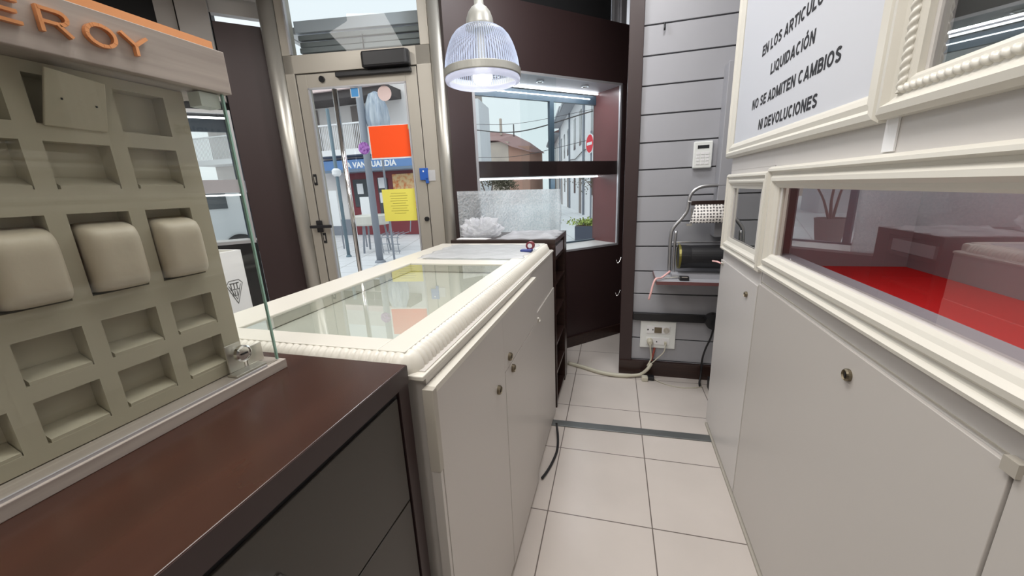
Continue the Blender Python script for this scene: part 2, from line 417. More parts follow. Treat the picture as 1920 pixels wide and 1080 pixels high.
def glyph(ch, w, t):
    h = t / 2; l, r, b, u = h, w - h, h, 1 - h; mid = .52
    el = lambda cx, cy, rx_, ry, a0, a1, n=16: [(cx + rx_ * math.cos(math.radians(a0 + (a1 - a0) * i / n)), cy + ry * math.sin(math.radians(a0 + (a1 - a0) * i / n))) for i in range(n + 1)]
    cx = w / 2
    return {'E': [[(l, 0), (l, 1)], [(0, b), (w, b)], [(0, mid), (w * .93, mid)], [(0, u), (w, u)]],
            'N': [[(l, 0), (l, 1)], [(r, 0), (r, 1)], [(l, 1), (r, 0)]], 'L': [[(l, 0), (l, 1)], [(0, b), (w, b)]],
            'O': [el(cx, .5, cx - h, .5 - h * .9, 0, 360, 32)], 'Q': [el(cx, .5, cx - h, .5 - h * .9, 0, 360, 32), [(cx + .03, .24), (w, -.06)]],
            'I': [[(cx, 0), (cx, 1)]], 'T': [[(cx, 0), (cx, 1)], [(0, u), (w, u)]], 'A': [[(h * .7, 0), (cx, 1)], [(w - h * .7, 0), (cx, 1)], [(w * .2, .27), (w * .8, .27)]],
            'V': [[(h * .7, 1), (cx, 0)], [(w - h * .7, 1), (cx, 0)]], 'M': [[(l, 0), (l, 1)], [(r, 0), (r, 1)], [(l, 1), (cx, .06)], [(r, 1), (cx, .06)]],
            'C': [el(cx, .5, cx - h, .5 - h * .9, 48, 312, 24)], 'U': [[(l, 1), (l, .36)] + el(cx, .36, cx - h, .36 - h, 180, 360, 14) + [(r, 1)]],
            'D': [[(l, 0), (l, 1)], [(0, b), (w * .45, b)] + el(w * .45, .5, r - w * .45, .5 - h, -90, 90, 16) + [(0, u)]],
            'B': [[(l, 0), (l, 1)], [(0, b), (w * .6, b)] + el(w * .6, (mid + b) / 2, r - w * .6, (mid - b) / 2, -90, 90, 10) + [(0, mid)], [(0, mid), (w * .55, mid)] + el(w * .55, (mid + u) / 2, r * .95 - w * .55, (u - mid) / 2, -90, 90, 10) + [(0, u)]],
            'R': [[(l, 0), (l, 1)], [(0, .46), (w * .55, .46)] + el(w * .55, (.46 + u) / 2, r - w * .55, (u - .46) / 2, -90, 90, 12) + [(0, u)], [(w * .5, .46), (w - h * .6, 0)]],
            'S': [el(cx, .74 - h * .1, cx - h, .26 - h * .9, 25, 250, 14) + el(cx, .27 + h * .1, cx - h, .27 - h * .9, 70, -155, 14)]}[ch]
def bold_bm(body, origin, right, up, width, height, depth=.0005, t=.20):
    """heavy grotesque capitals drawn as strokes and fitted to width x height"""
    bm = bmesh.new(); R_ = Vector(right); U_ = Vector(up); N_ = R_.cross(U_); O_ = Vector(origin); x = 0; items = []
    for ch in body:
        if ch == ' ': x += .34; continue
        acc = ch == 'Ó'; c = 'O' if acc else ch; w_ = GW[c]
        items += [(x, p) for p in glyph(c, w_, t)]
        if acc: items.append((x, [(w_ * .42, 1.08), (w_ * .62, 1.28)]))
        x += w_ + .11
    k = width / (x - .11) / height
    for n_, (x0, P) in enumerate(items):
        P = [Vector(((x0 + a) * k, b)) for a, b in P]; lo = []; 
        for i, p in enumerate(P):
            d1 = (P[i] - P[i - 1]).normalized() if i else None; d2 = (P[i + 1] - P[i]).normalized() if i < len(P) - 1 else None
            closed = (P[0] - P[-1]).length < 1e-5
            if closed and i == 0: d1 = (P[0] - P[-2]).normalized()
            if closed and i == len(P) - 1: d2 = (P[1] - P[0]).normalized()
            d = ((d1 or d2) + (d2 or d1)).normalized(); n = Vector((-d.y, d.x)) * t / 2
            lo.append((p + n, p - n))
        z1 = depth * (1 + .02 * (n_ % 7)); ring = []
        for a, b in lo:
            ring.append([bm.verts.new(O_ + R_ * q.x * height + U_ * q.y * height + N_ * z) for q, z in ((a, 0), (b, 0), (b, z1), (a, z1))])
        for a, b in zip(ring, ring[1:]):
            for j in range(4): bm.faces.new([a[j], a[(j + 1) % 4], b[(j + 1) % 4], b[j]])
        bm.faces.new(ring[0][::-1]); bm.faces.new(ring[-1])
    return bm
def lock(parent, X, y, z, r=.013, name='lock', m='brass', side=-1):
    l = obj(name, lathe([(r * .4, 0), (r, 0), (r, .007), (r * .75, .009), (r * .7, .006), (r * .1, .006)], (0, 0, 0), 20, axis='x'), m, parent) if False else None
    bm = lathe([(r, 0), (r, side * .006), (r * .8, side * .009), (r * .72, side * .006), (.0005, side * .006)], (X, y, z), 20, axis='x')
    l = obj(name, bm, m, parent, smooth=False)
    obj('keyhole', B((X + side * .0062, X + side * .0075, y - r * .12, y + r * .12, z - r * .5, z + r * .5)), 'ink', l)
    return l

# ------------------------------------------------------------------ setting: room shell
DOOR = basis((-1.05, 2.37, 0), 9.75)       # s to the right, o out to the street
WIN = basis((0.009, 3.312, 0), 44.87)
LWIN = basis((-2.35, 2.03, 0), 44.87)
CZ = 2.80
struct('floor', prism([(-3.6, -2.5), (1.05, -2.5), (1.05, 2.6), (.4, 3.8), (-.1, 3.6), (-1.05, 2.62), (-2.1, 2.42), (-2.35, 2.3), (-3.6, 1.1)], -.1, 0), 'floor', origin=(0, 0, 0))
struct('ceiling', prism([(-3.6, -2.5), (1.05, -2.5), (1.05, 2.6), (.4, 3.8), (-.1, 3.6), (-1.05, 2.62), (-2.1, 2.42), (-2.35, 2.3), (-3.6, 1.1)], CZ, CZ + .08), 'ceil')
struct('wall_right', B((1.05, 1.13, -2.5, 2.75, 0, CZ)), 'wall')
struct('wall_back', B((-3.7, 1.13, -2.6, -2.5, 0, CZ)), 'wall')
struct('wall_left', B((-3.7, -3.6, -2.5, 1.2, 0, CZ)), 'wall')
# far wall of lilac-grey slats with dark joints
gz = [.102, .259, .413, .568, .719, .88, 1.035, 1.189, 1.347, 1.501, 1.656, 1.811, 1.966, 2.12, 2.275, 2.43, 2.585, 2.74]
bm = bmesh.new(); z = 0
for g in gz + [CZ]:
    add_box(bm, .095, 1.05, 2.565, 2.60, z, g - (.004 if g != CZ else 0)); z = g + .004
struct('wall_far', bm, 'slat', bevel=.0015)
struct('wall_far_backing', B((.095, 1.05, 2.575, 2.64, 0, CZ)), 'groove')
struct('trim_post', B((.018, .098, 2.545, 2.66, 0, CZ)), 'wenge_wall', bevel=.003)
struct('baseboard_far', B((.018, .60, 2.535, 2.565, 0, .098)), 'wenge')
struct('wall_return', B((.03, .08, 2.66, 3.45, 0, CZ)), 'wenge_wall')
struct('trim_threshold', prism([(-.335, 1.832), (.55, 1.862), (.55, 1.915), (-.335, 1.885)], 0, .006), 'strip', bevel=.002)

# window wall at 45 degrees
struct('wall_window', LB(WIN, (-1.43, .06, 0, .06, .02, .79), (-1.43, -1.275, 0, .26, .79, 1.995), (-.02, .06, 0, .06, .79, 1.995),
                         (-1.43, .06, 0, .05, 1.995, 2.395)), 'wenge_wall', bevel=.002)
struct('baseboard_window', LB(WIN, (-1.43, .03, -.018, 0, 0, .085)), 'wenge')
struct('wall_window_upper', LB(WIN, (-1.43, -.11, .055, .12, 2.0, CZ), (-1.43, .1, .31, .4, 1.99, CZ)), 'matt_black')
struct('trim_window_top', LB(WIN, (-.05, .0, .01, .05, 2.30, CZ), (-.10, -.055, .03, .06, 2.395, CZ)), 'silver_trim')
wd = struct('window_1', LB(WIN, (-1.275, -.035, -.004, .012, 1.985, 2.0), (-1.275, -.035, -.004, .012, .785, .80), (-1.275, -1.258, -.004, .012, .80, 1.985), (-.052, -.035, -.004, .012, .80, 1.985)), 'silver_trim')
obj('display_floor', LB(WIN, (-1.27, -.04, .013, .30, .77, .80)), 'lacquer', wd)
obj('display_ceiling', LB(WIN, (-1.27, -.04, .013, .30, 1.985, 1.992)), 'inner_grey', wd)
obj('side_panel', LB(WIN, (-.05, -.04, .013, .30, .80, 1.985)), 'wenge_red', wd)
obj('side_panel', LB(WIN, (-1.275, -1.265, .013, .30, .80, 1.985)), 'wenge_red', wd)
obj('middle_shelf', LB(WIN, (-1.265, -.05, .013, .265, 1.347, 1.447)), 'wenge_wall', wd)
obj('window_frame', LB(WIN, (-1.27, -.04, .27, .30, 1.90, 1.965), (-1.27, -.04, .27, .30, .80, .812), (-.508, -.470, .27, .30, .812, 1.347), (-.508, -.470, .27, .30, 1.447, 1.90)), 'blue_frame', wd)
obj('pane', LB(WIN, (-1.27, -.04, .283, .287, .80, 1.985)), 'glass', wd)
obj('sliding_pane', LB(WIN, (-1.255, -.645, -.001, .003, .80, 1.985)), 'glass', wd)
obj('sliding_pane', LB(WIN, (-.93, -.055, .006, .010, .80, 1.985)), 'glass', wd)
obj('led_strip', LB(WIN, (-1.2, -.06, .235, .247, 1.968, 1.978)), 'led', wd)
obj('led_strip', LB(WIN, (-1.2, -.12, .262, .268, 1.935, 1.941)), 'led', wd)
obj('led_strip', LB(WIN, (-1.255, -.06, .225, .240, 1.336, 1.3465)), 'led', wd)
for s in (-.30, -.70, -1.05):
    c = WIN((s, .11, 1.984))
    obj('spotlight', lathe([(.028, 0), (.028, -.004), (.018, -.006), (.017, -.002), (.001, -.002)], c, 20), 'chrome', wd)
area('window_led_light', WIN((-.65, .15, 1.975)), 1.0, 4.5, (.93, .95, 1), target=WIN((-.65, .15, 0)), size_y=.05).rotation_euler.z = math.radians(44.87)
area('window_shelf_light', WIN((-.65, .2, 1.335)), 1.0, 2.5, (.93, .95, 1), target=WIN((-.65, .2, 0)), size_y=.04).rotation_euler.z = math.radians(44.87)

# left display window, parallel to the first, and the tall brown panel beside the door column
struct('wall_left_panel', LB(LWIN, (0, .30, 0, .04, 0, 2.3)), 'wenge_wall', bevel=.002)
struct('wall_left_window', LB(LWIN, (-1.5, -.004, 0, .05, 0, 1.0), (-1.5, -.004, .05, .3, 1.80, CZ), (-1.5, -1.2, 0, .05, 1.0, 1.80)), 'matt_black')
struct('trim_left_post', LB(LWIN, (-.16, -.01, .0, .05, 1.86, 2.44), (-.26, -.17, .03, .05, 1.86, 2.44)), 'wall_dim')
struct('ceiling_left_soffit', LB(LWIN, (-1.5, .34, -.55, -.002, 2.43, CZ)), 'ceil')
struct('wall_door_upper', LB(DOOR, (-1.0, .06, -.02, .06, 2.50, CZ)), 'wall_dim')
struct('trim_left_header', LB(LWIN, (-.02, .32, .05, .10, 2.36, CZ)), 'wall')
w2 = struct('window_2', LB(LWIN, (-1.2, -.005, -.004, .012, 1.79, 1.81), (-1.2, -.005, -.004, .012, .99, 1.01), (-.018, -.005, -.004, .012, 1.01, 1.79)), 'silver_trim')
obj('display_floor', LB(LWIN, (-1.2, -.005, .013, .30, .97, 1.0)), 'lacquer', w2)
obj('middle_shelf', LB(LWIN, (-1.2, -.02, .03, .265, 1.32, 1.40)), 'inner_grey', w2)
obj('window_frame', LB(LWIN, (-1.2, -.02, .27, .30, 1.72, 1.80), (-.07, -.02, .27, .30, 1.0, 1.80)), 'blue_frame', w2)
obj('pane', LB(LWIN, (-1.2, -.02, .283, .287, 1.0, 1.8)), 'glass', w2)
obj('led_strip', LB(LWIN, (-1.15, -.04, .10, .11, 1.775, 1.785)), 'led', w2)
obj('led_strip', LB(LWIN, (-1.15, -.04, .03, .04, 1.30, 1.308)), 'led', w2)

# the entrance door between two satin columns
for i, (s, r) in enumerate(((-1.055, .055), (-.02, .052))):
    struct('trim_column', lathe([(r, 0), (r, CZ)], DOOR((s, .0, 0)), 32), 'column', smooth=False)
    for p in bpy.data.objects['trim_column' if i == 0 else 'trim_column.001'].data.polygons: p.use_smooth = len(p.vertices) == 4
d1 = struct('door_1', LB(DOOR, (-1.0, -.94, -.02, .06, 0, 2.115), (-.158, -.07, -.02, .06, 0, 2.115), (-1.0, -.07, -.02, .06, 2.012, 2.115)), 'alu', bevel=.002)
obj('door_leaf', LB(DOOR, (-.934, -.868, -.015, .03, .02, 2.006), (-.236, -.164, -.015, .03, .02, 2.006), (-.868, -.236, -.015, .03, 1.928, 2.006), (-.868, -.236, -.015, .03, .02, .16)), 'alu', d1, bevel=.002)
obj('joint', LB(DOOR, (-.9395, -.9345, -.012, .0, .02, 2.006), (-.1635, -.1585, -.012, .0, .02, 2.006), (-.9345, -.1635, -.012, .0, 2.0065, 2.0115)), 'alu_line', d1)
obj('glazing_bead', LB(DOOR, (-.868, -.858, -.020, -.006, .17, 1.925), (-.246, -.236, -.020, -.006, .17, 1.925), (-.868, -.236, -.020, -.006, 1.918, 1.928)), 'silver_trim', d1)
obj('pane', LB(DOOR, (-.868, -.236, .004, .008, .16, 1.928)), 'glass', d1)
obj('pull_bar', tube([DOOR((-.672, -.06, .35)), DOOR((-.672, -.06, 1.90))], .016, 16), 'chrome', d1, smooth=True)
h = obj('door_handle', LB(DOOR, (-.955, -.915, -.03, -.018, 1.035, 1.115)), 'black', d1, bevel=.004)
obj('lever', LB(DOOR, (-.985, -.835, -.06, -.042, 1.065, 1.085), (-.945, -.925, -.045, -.03, 1.065, 1.085)), 'black', h, bevel=.004)
for z in (1.38, .995):
    k = obj('lock_plate', LB(DOOR, (-.928, -.904, -.02, -.015, z - .035, z + .035)), 'black', d1, bevel=.003)
    obj('keyhole', LB(DOOR, (-.921, -.911, -.0215, -.0195, z - .018, z + .018)), 'steel', k)
obj('stop_button', lathe([(.018, 0), (.018, -.012)], DOOR((-.765, -.015, 1.972)), 16, axis='y'), 'black', d1)
obj('stop_button', lathe([(.015, 0), (.015, -.012)], DOOR((-.181, -.018, 1.10)), 16, axis='y'), 'black', d1)
cl = obj('door_closer', prism([(-.475, -.02), (-.19, -.02), (-.185, -.06), (-.20, -.085), (-.465, -.085), (-.48, -.06)], 2.005, 2.088, f=DOOR), 'black', d1, bevel=.008)
obj('closer_arm', LB(DOOR, (-.665, -.19, -.045, -.016, 1.972, 1.998)), 'black', cl, bevel=.004)
tr = struct('window_3', LB(DOOR, (-1.0, -.945, -.02, .05, 2.115, 2.499), (-.125, -.07, -.02, .05, 2.115, 2.499)), 'alu', bevel=.002)
obj('glazing_bead', LB(DOOR, (-.945, -.935, -.026, -.005, 2.118, 2.497)), 'silver_trim', tr)
obj('pane', LB(DOOR, (-.945, -.125, .004, .008, 2.115, 2.497)), 'glass', tr)
# roller shutter packed above the door, and the white soffit of the porch
bm = bmesh.new()
for k in range(5):
    add_box(bm, -.97, -.10, .13 + (k % 2) * .012, .16 + (k % 2) * .012, 2.10 + k * .036, 2.10 + k * .036 + .031, f=DOOR)
sh = tag(obj('roller_shutter', bm, 'shutter', bevel=.004), 'grey ribbed metal roller shutter packed above the glass door', 'shutter')
obj('shutter_box', LB(DOOR, (-.98, -.09, .12, .30, 2.285, 2.352)), 'box_metal', sh, bevel=.003)
obj('guide_clip', LB(DOOR, (-.54, -.534, .125, .129, 2.17, 2.25)), 'ink', sh)
struct('ceiling_porch', LB(DOOR, (-1.2, .1, .301, 1.5, 2.352, 2.39)), 'soffit')

# things stuck on the door
t = empty('notice_sheet', DOOR((-.378, -.001, 1.49)), 'plain orange sheet taped on the glass door', 'notice')
obj('sheet', LB(DOOR, (-.513, -.242, -.002, -.001, 1.497, 1.687)), 'orange', t)
obj('border', LB(DOOR, (-.518, -.236, -.0008, 0, 1.488, 1.690)), 'white', t)
obj('tape', LB(DOOR, (-.256, -.246, -.003, -.0022, 1.66, 1.685)), 'yellow', t)
t = empty('notice_sheet', DOOR((-.366, -.001, 1.09)), 'yellow printed sheet taped on the glass door, below the orange one', 'notice')
obj('sheet', LB(DOOR, (-.477, -.255, -.002, -.001, 1.092, 1.298)), 'yellow', t)
bm = bmesh.new()
for k in range(9):
    hw = (.05, .06, .055, .06, .045, .06, .05, .06, .04)[k]
    add_box(bm, -.366 - hw, -.366 + hw, -.0026, -.0021, 1.27 - k * .016, 1.2725 - k * .016, f=DOOR)
obj('printed_lines', bm, mat('olive_ink', (.38, .33, .06), .6), t)
def disc(name, s, z, r, material, label):
    bm = bmesh.new(); vs = [[bm.verts.new(DOOR((s + r * math.cos(a * PI / 16), o, z + r * math.sin(a * PI / 16)))) for a in range(32)] for o in (-.003, -.001)]
    bm.faces.new(vs[0]); bm.faces.new(vs[1][::-1])
    for i in range(32): bm.faces.new([vs[0][i], vs[0][(i + 1) % 32], vs[1][(i + 1) % 32], vs[1][i]])
    return tag(obj(name, bm, material), label, 'sticker')
disc('round_sticker', -.560, 1.560, .038, 'purple', 'round mottled purple sticker on the door glass')
disc('round_sticker', -.383, 1.872, .044, 'pink', 'round pale pink sticker near the top of the door glass')
t = empty('square_sticker', DOOR((-.573, -.001, 1.86)), 'small light blue square sticker at the top of the door glass', 'sticker')
obj('backing', LB(DOOR, (-.602, -.546, -.002, -.001, 1.86, 1.918)), 'white', t)
obj('print', LB(DOOR, (-.597, -.551, -.003, -.0021, 1.865, 1.913)), 'blue_sticker', t)
t = empty('card_holder', DOOR((-.16, -.03, 1.33)), 'blue plastic card holder on the right door jamb', 'holder')
obj('holder_body', LB(DOOR, (-.20, -.145, -.032, -.021, 1.345, 1.42), (-.165, -.145, -.032, -.021, 1.325, 1.36)), 'blue', t, bevel=.003)
obj('clear_sleeve', LB(DOOR, (-.145, -.10, -.028, -.023, 1.34, 1.405)), 'plastic', t)
obj('hole', LB(DOOR, (-.178, -.170, -.0335, -.032, 1.395, 1.405)), 'white', t)

# ------------------------------------------------------------------ white glass-topped counter
CT = .99
ct = empty('display_counter', (-.64, 1.27, 0), 'white glass-topped jewellery counter with a ribbed rounded edge', 'counter')
obj('body', B((-.94, -.335, .57, 1.96, .0, .80), (-.94, -.92, .57, 1.96, .80, .955), (-.352, -.335, .57, 1.96, .80, .955), (-.92, -.352, .57, .585, .80, .955), (-.92, -.352, 1.94, 1.96, .80, .955)), 'door_white', ct)
# top frame with two openings
bm = bmesh.new()
for b in ((-.95, -.83, .57, 1.95), (-.43, -.372, .57, 1.95), (-.83, -.43, .57, .625), (-.83, -.43, 1.39, 1.475), (-.83, -.43, 1.88, 1.95)):
    add_box(bm, *b, .955, CT)
obj('top_frame', bm, 'cream', ct, bevel=.002)
obj('glass_top', B((-.83, -.43, .62, 1.39, .980, .986)), 'counter_glass', ct)
obj('glass_top', B((-.83, -.43, 1.475, 1.88, .980, .986)), 'counter_glass', ct)
obj('lining', B((-.918, -.354, .587, 1.938, .801, .806), (-.918, -.914, .587, 1.938, .806, .955), (-.358, -.354, .587, 1.938, .806, .955), (-.914, -.358, .587, .591, .806, .955), (-.914, -.358, 1.43, 1.434, .806, .955), (-.914, -.358, 1.934, 1.938, .806, .955)), 'counter_in', ct)
# ribbed roll edge: a quarter round swept along the aisle side, round the corner and along the near end
def roll(path_fn, L, pitch=.0165, z_top=CT - .001, z_bot=.952, R=.030):
    bm = bmesh.new(); n = int(L / .0016); rings = []
    for i in range(n + 1):
        s = L * i / n; p, nrm = path_fn(s)
        k = abs(math.sin(PI * s / pitch)) ** .6; r = R * (.84 + .16 * k); ring = []
        for j in range(9):
            a = PI / 2 * (j / 8) * 1.12
            ring.append(bm.verts.new(Vector((p[0], p[1], 0)) + Vector(nrm) * (r * math.sin(a)) + Vector((0, 0, z_bot + (z_top - z_bot) * (math.cos(a) * .98 + .02) * (.93 + .07 * k)))))
        ring.append(bm.verts.new(Vector((p[0], p[1], z_bot))))
        rings.append(ring)
    for a, b in zip(rings, rings[1:]):
        for j in range(9): bm.faces.new([a[j], a[j + 1], b[j + 1], b[j]])
    bm.faces.new(rings[0][::-1]); bm.faces.new(rings[-1]); return bm
RC = .012; L1 = 1.93 - .585; L2 = PI / 2 * RC; L3 = .56
def path(s):
    if s < L1: return ((-.374, 1.93 - s), (1, 0, 0))
    s -= L1
    if s < L2: a = s / RC; return ((-.374 - RC + RC * math.cos(a), .585 - RC * math.sin(a)), (math.cos(a), -math.sin(a), 0))
    s -= L2
    return ((-.374 - RC - s, .585 - RC), (0, -1, 0))
obj('ribbed_edge', roll(path, L1 + L2 + L3), 'cream', ct, smooth=True)
def endpath(s):
    a = PI / 2 * (1 - s / .03); return ((-.374, 1.93 + 0), (math.cos(a), math.sin(a), 0))
obj('end_moulding', B((-.95, -.36, 1.93, 1.975, .945, .985)), 'cream', ct, bevel=.01)
obj('moulding_base', B((-.94, -.330, .552, 1.962, .944, .953)), 'cream', ct, bevel=.002)
# fronts
FX = -.335
g = obj('door', B((FX, FX + .020, .568, .986, .03, .918), (FX, FX + .020, .986, 1.45, .745, .925)), 'door_white', ct, bevel=.001)
obj('top_edge', B((FX + .001, FX + .0205, .566, 1.45, .916, .928)), 'cream', g)  # lit top face of the door, painted in as a lighter cream
obj('edge_pull', B((FX, FX + .022, .552, .567, .755, .928)), 'cream_edge', g, bevel=.001)  # darker beige puts the shading of this side into its colour
obj('side_filler', B((FX, FX + .019, .556, .566, .0, .752)), 'door_white', ct)
lock(g, FX + .020, .916, .728, .013, side=1)
g = obj('door', B((FX, FX + .020, .990, 1.403, .02, .742)), 'door_white', ct, bevel=.001)
lock(g, FX + .020, 1.065, .722, .013, side=1)
lock(g, FX + .020, 1.035, .775, .013, side=1)
g = obj('door', prism([(FX, 1.408), (FX + .006, 1.408), (FX + .006, 1.955), (FX, 1.955)], .02, .755), 'door_white', ct, bevel=.001)
lock(g, FX + .006, 1.53, .722, .012, m='steel', side=1)
obj('plinth', B((-.92, -.345, .57, 1.95, .0, .02)), 'wenge', ct)
# film, tape roll and rag on the far glass
def crumple(x0, x1, y0, y1, z, amp, nx=40, ny=30, seed=1, f=None, edge=.0, hill=None):
    rnd = random.Random(seed); W = [(rnd.uniform(-1, 1) * 30, rnd.uniform(-1, 1) * 30, rnd.uniform(0, 6)) for _ in range(9)]
    bm = bmesh.new(); g = []
    for i in range(nx + 1):
        row = []
        for j in range(ny + 1):
            x = x0 + (x1 - x0) * i / nx; y = y0 + (y1 - y0) * j / ny
            h = sum(abs(math.sin(a * x + b * y + c)) for a, b, c in W) / 9
            e = min(i, nx - i, j, ny - j) / 5; e = min(1, e)
            hh = amp * (1 - h) * e * 2 + (hill(x, y) if hill else 0)
            xx = x + edge * math.sin(y * 57 + seed); yy = y + edge * math.sin(x * 49 + seed)
            row.append(bm.verts.new((xx, yy, z + hh)))
        g.append(row)
    for i in range(nx):
        for j in range(ny): bm.faces.new([g[i][j], g[i + 1][j], g[i + 1][j + 1], g[i][j + 1]])
    top = list(bm.faces); r = bmesh.ops.extrude_face_region(bm, geom=top)
    for v in r['geom']:
        if isinstance(v, bmesh.types.BMVert): v.co.z += .0006
    return bm
tag(obj('plastic_film', crumple(-.86, -.385, 1.50, 1.90, CT + .001, .006, seed=3, edge=.008), 'plastic', smooth=True), 'loose clear plastic film spread over the far end of the white counter', 'film')
t = empty('tape_roll', (-.40, 1.66, CT), 'small tape roll lying on the counter film', 'tape')
obj('ring', lathe([(.011, -.012), (.019, -.012), (.019, .012), (.011, .012), (.011, -.012)], (-.392, 1.70, CT + .026), 24, axis='y', cap=False), mat('maroon', (.22, .04, .05), .4), t, smooth=False)
obj('core', lathe([(.0105, -.012), (.0105, .012)], (-.392, 1.70, CT + .026), 20, axis='y'), 'white', t)
obj('blue_base', B((-.43, -.378, 1.655, 1.69, CT + .002, CT + .013)), mat('navy', (.03, .05, .22), .4), t, bevel=.003)

# ------------------------------------------------------------------ dark wooden cabinet
dk = empty('drawer_cabinet', (-.64, .1, 0), 'dark brown wooden drawer cabinet in the left foreground', 'cabinet')
DX = -.353; DT = .98
obj('carcass', B((-.95, DX - .012, -.6, .51, .0, DT - .001), (-.95, DX, .511, .540, 0, DT - .001)), 'wenge_wall', dk, bevel=.001)
obj('cabinet_top', B((-.95, DX, -.6, .545, DT - .001, DT + .0)), 'wenge_top', dk) if False else None
obj('top_board', B((-.95, DX, -.6, .542, .945, DT)), 'wenge_top', dk, bevel=.0012)
obj('fascia', B((DX + .0002, DX + .0012, -.6, .541, .946, DT - .001)), 'wenge_wall', dk)
obj('reveal', B((DX - .011, DX - .006, -.6, .5105, .0, .9445)), 'matt_black', dk)
for z0, z1 in ((.732, .935), (.50, .728), (.26, .496), (.03, .256)):
    g = obj('drawer', B((DX - .006, DX - .001, -.2, .504, z0, z1)), 'drawer', dk, bevel=.001)
    zz = z1 - .07
    obj('handle', tube(smooth_path([(DX, .09, zz), (DX + .018, .10, zz), (DX + .024, .16, zz), (DX + .018, .235, zz), (DX, .245, zz)], 5), .0055, 10), 'chrome', g, smooth=True)
# small nicks on the edge of the top
# ------------------------------------------------------------------ watch display case
wc = empty('watch_display_case', (-.65, .26, DT), 'whitewashed glass-fronted watch display with copper letters on its header', 'display case')
y0, y1 = -.02, .494; FXD = -.562; TX = -.605
obj('base', B((-.74, FXD, y0, y1, DT, .9965)), 'white_wood', wc, bevel=.001)
hd = obj('header', B((-.74, FXD, y0, y1, 1.422, 1.4785)), 'white_wood', wc, bevel=.001)
obj('copper_trim', B((-.73, FXD - .004, y0, y1 - .012, 1.4787, 1.489)), 'copper', wc)
cols = [(-.010, .047), (.066, .123), (.141, .198), (.217, .274), (.292, .351), (.369, .426)]
rows = [(1.016, 1.067), (1.086, 1.135), (1.166, 1.2625), (1.290, 1.341), (1.359, 1.409)]
holes = [(a, b, c, d) for a, b in cols for c, d in rows]
tr = obj('tray', heightpanel(y0 + .002, .452, .998, 1.4215, holes, -.022, TX), 'tray', wc)
obj('tray_body', B((-.72, TX - .0225, y0 + .004, .45, .998, 1.4215), (TX - .0225, TX - .001, .4521, .4535, .998, 1.4215)), 'tray', wc)
# little shelves in the lower recesses
for a, b in cols:
    for c, d in rows[:2] + rows[3:4]:
        bm = bmesh.new()
        vs = [bm.verts.new(p) for p in ((TX - .0005, a + .003, c + .004), (TX - .0005, b - .001, c + .004), (TX - .021, b - .001, c + .014), (TX - .021, a + .003, c + .014), (TX - .0005, a + .003, c), (TX - .0005, b - .001, c), (TX - .021, b - .001, c), (TX - .021, a + .003, c))]
        for q in ((0, 1, 2, 3), (0, 4, 5, 1), (3, 2, 6, 7), (0, 3, 7, 4), (1, 5, 6, 2), (4, 7, 6, 5)): bm.faces.new([vs[i] for i in q])
        obj('recess_shelf', bm, 'tray', tr)
obj('glass_front', B((FXD - .012, FXD - .008, y0, .484, .9965, 1.4215)), 'green_glass', wc)
obj('glass_edge', B((FXD - .012, FXD - .008, .484, .4868, .9985, 1.4215)), 'glass_edge', wc)
obj('base_rail', B((FXD - .007, FXD - .004, y0, .46, .9965, 1.0)), 'silver_trim', wc)
br = obj('hinge_bracket', B((-.598, -.578, .415, .470, .9966, 1.0), (-.600, -.5975, .452, .483, .9985, 1.03)), 'steel', wc, bevel=.001)
lk = obj('cam_lock', lathe([(.010, -.022), (.010, 0), (.0135, 0), (.0135, .006), (.011, .008), (.0105, .006), (.0005, .006)], (-.586, .4365, 1.030), 28, axis='x'), 'chrome', wc)
obj('lock_tab', B((-.600, -.597, .420, .446, 1.0, 1.046)), 'steel', lk, bevel=.001)
obj('keyhole', B((-.5802, -.5788, .4305, .4425, 1.0287, 1.0313)), 'ink', lk)
obj('bracket_top', B((-.598, -.576, .455, .4835, 1.402, 1.421)), mat('clear_plate', (.62, .68, .62), .2), wc)
# copper letters
def bar(bm, a, b, wdt=.0032, x0=FXD + .0005, x1=FXD + .006):
    x1 = x1 + .0001 * (len(bm.verts) % 5)
    a = Vector(a); b = Vector(b); t = (b - a).normalized(); n = Vector((-t.y, t.x)) * wdt / 2; q = []
    for x in (x0, x1):
        for p in (a - n, a + n, b + n, b - n): q.append(bm.verts.new((x, p.x, p.y)))
    for f in ((0, 1, 2, 3), (7, 6, 5, 4), (0, 4, 5, 1), (1, 5, 6, 2), (2, 6, 7, 3), (3, 7, 4, 0)): bm.faces.new([q[i] for i in f])
def arc(bm, c, r1, r2, a0, a1, n=14, wdt=.0036):
    P = [(c[0] + r1 * math.cos(a0 + (a1 - a0) * i / n), c[1] + r2 * math.sin(a0 + (a1 - a0) * i / n)) for i in range(n + 1)]
    for p, q in zip(P, P[1:]):
        d = (Vector(q) - Vector(p)).normalized() * .0004; bar(bm, (p[0] - d.x, p[1] - d.y), (q[0] + d.x, q[1] + d.y), wdt)
zb, zt_ = 1.4405, 1.4625
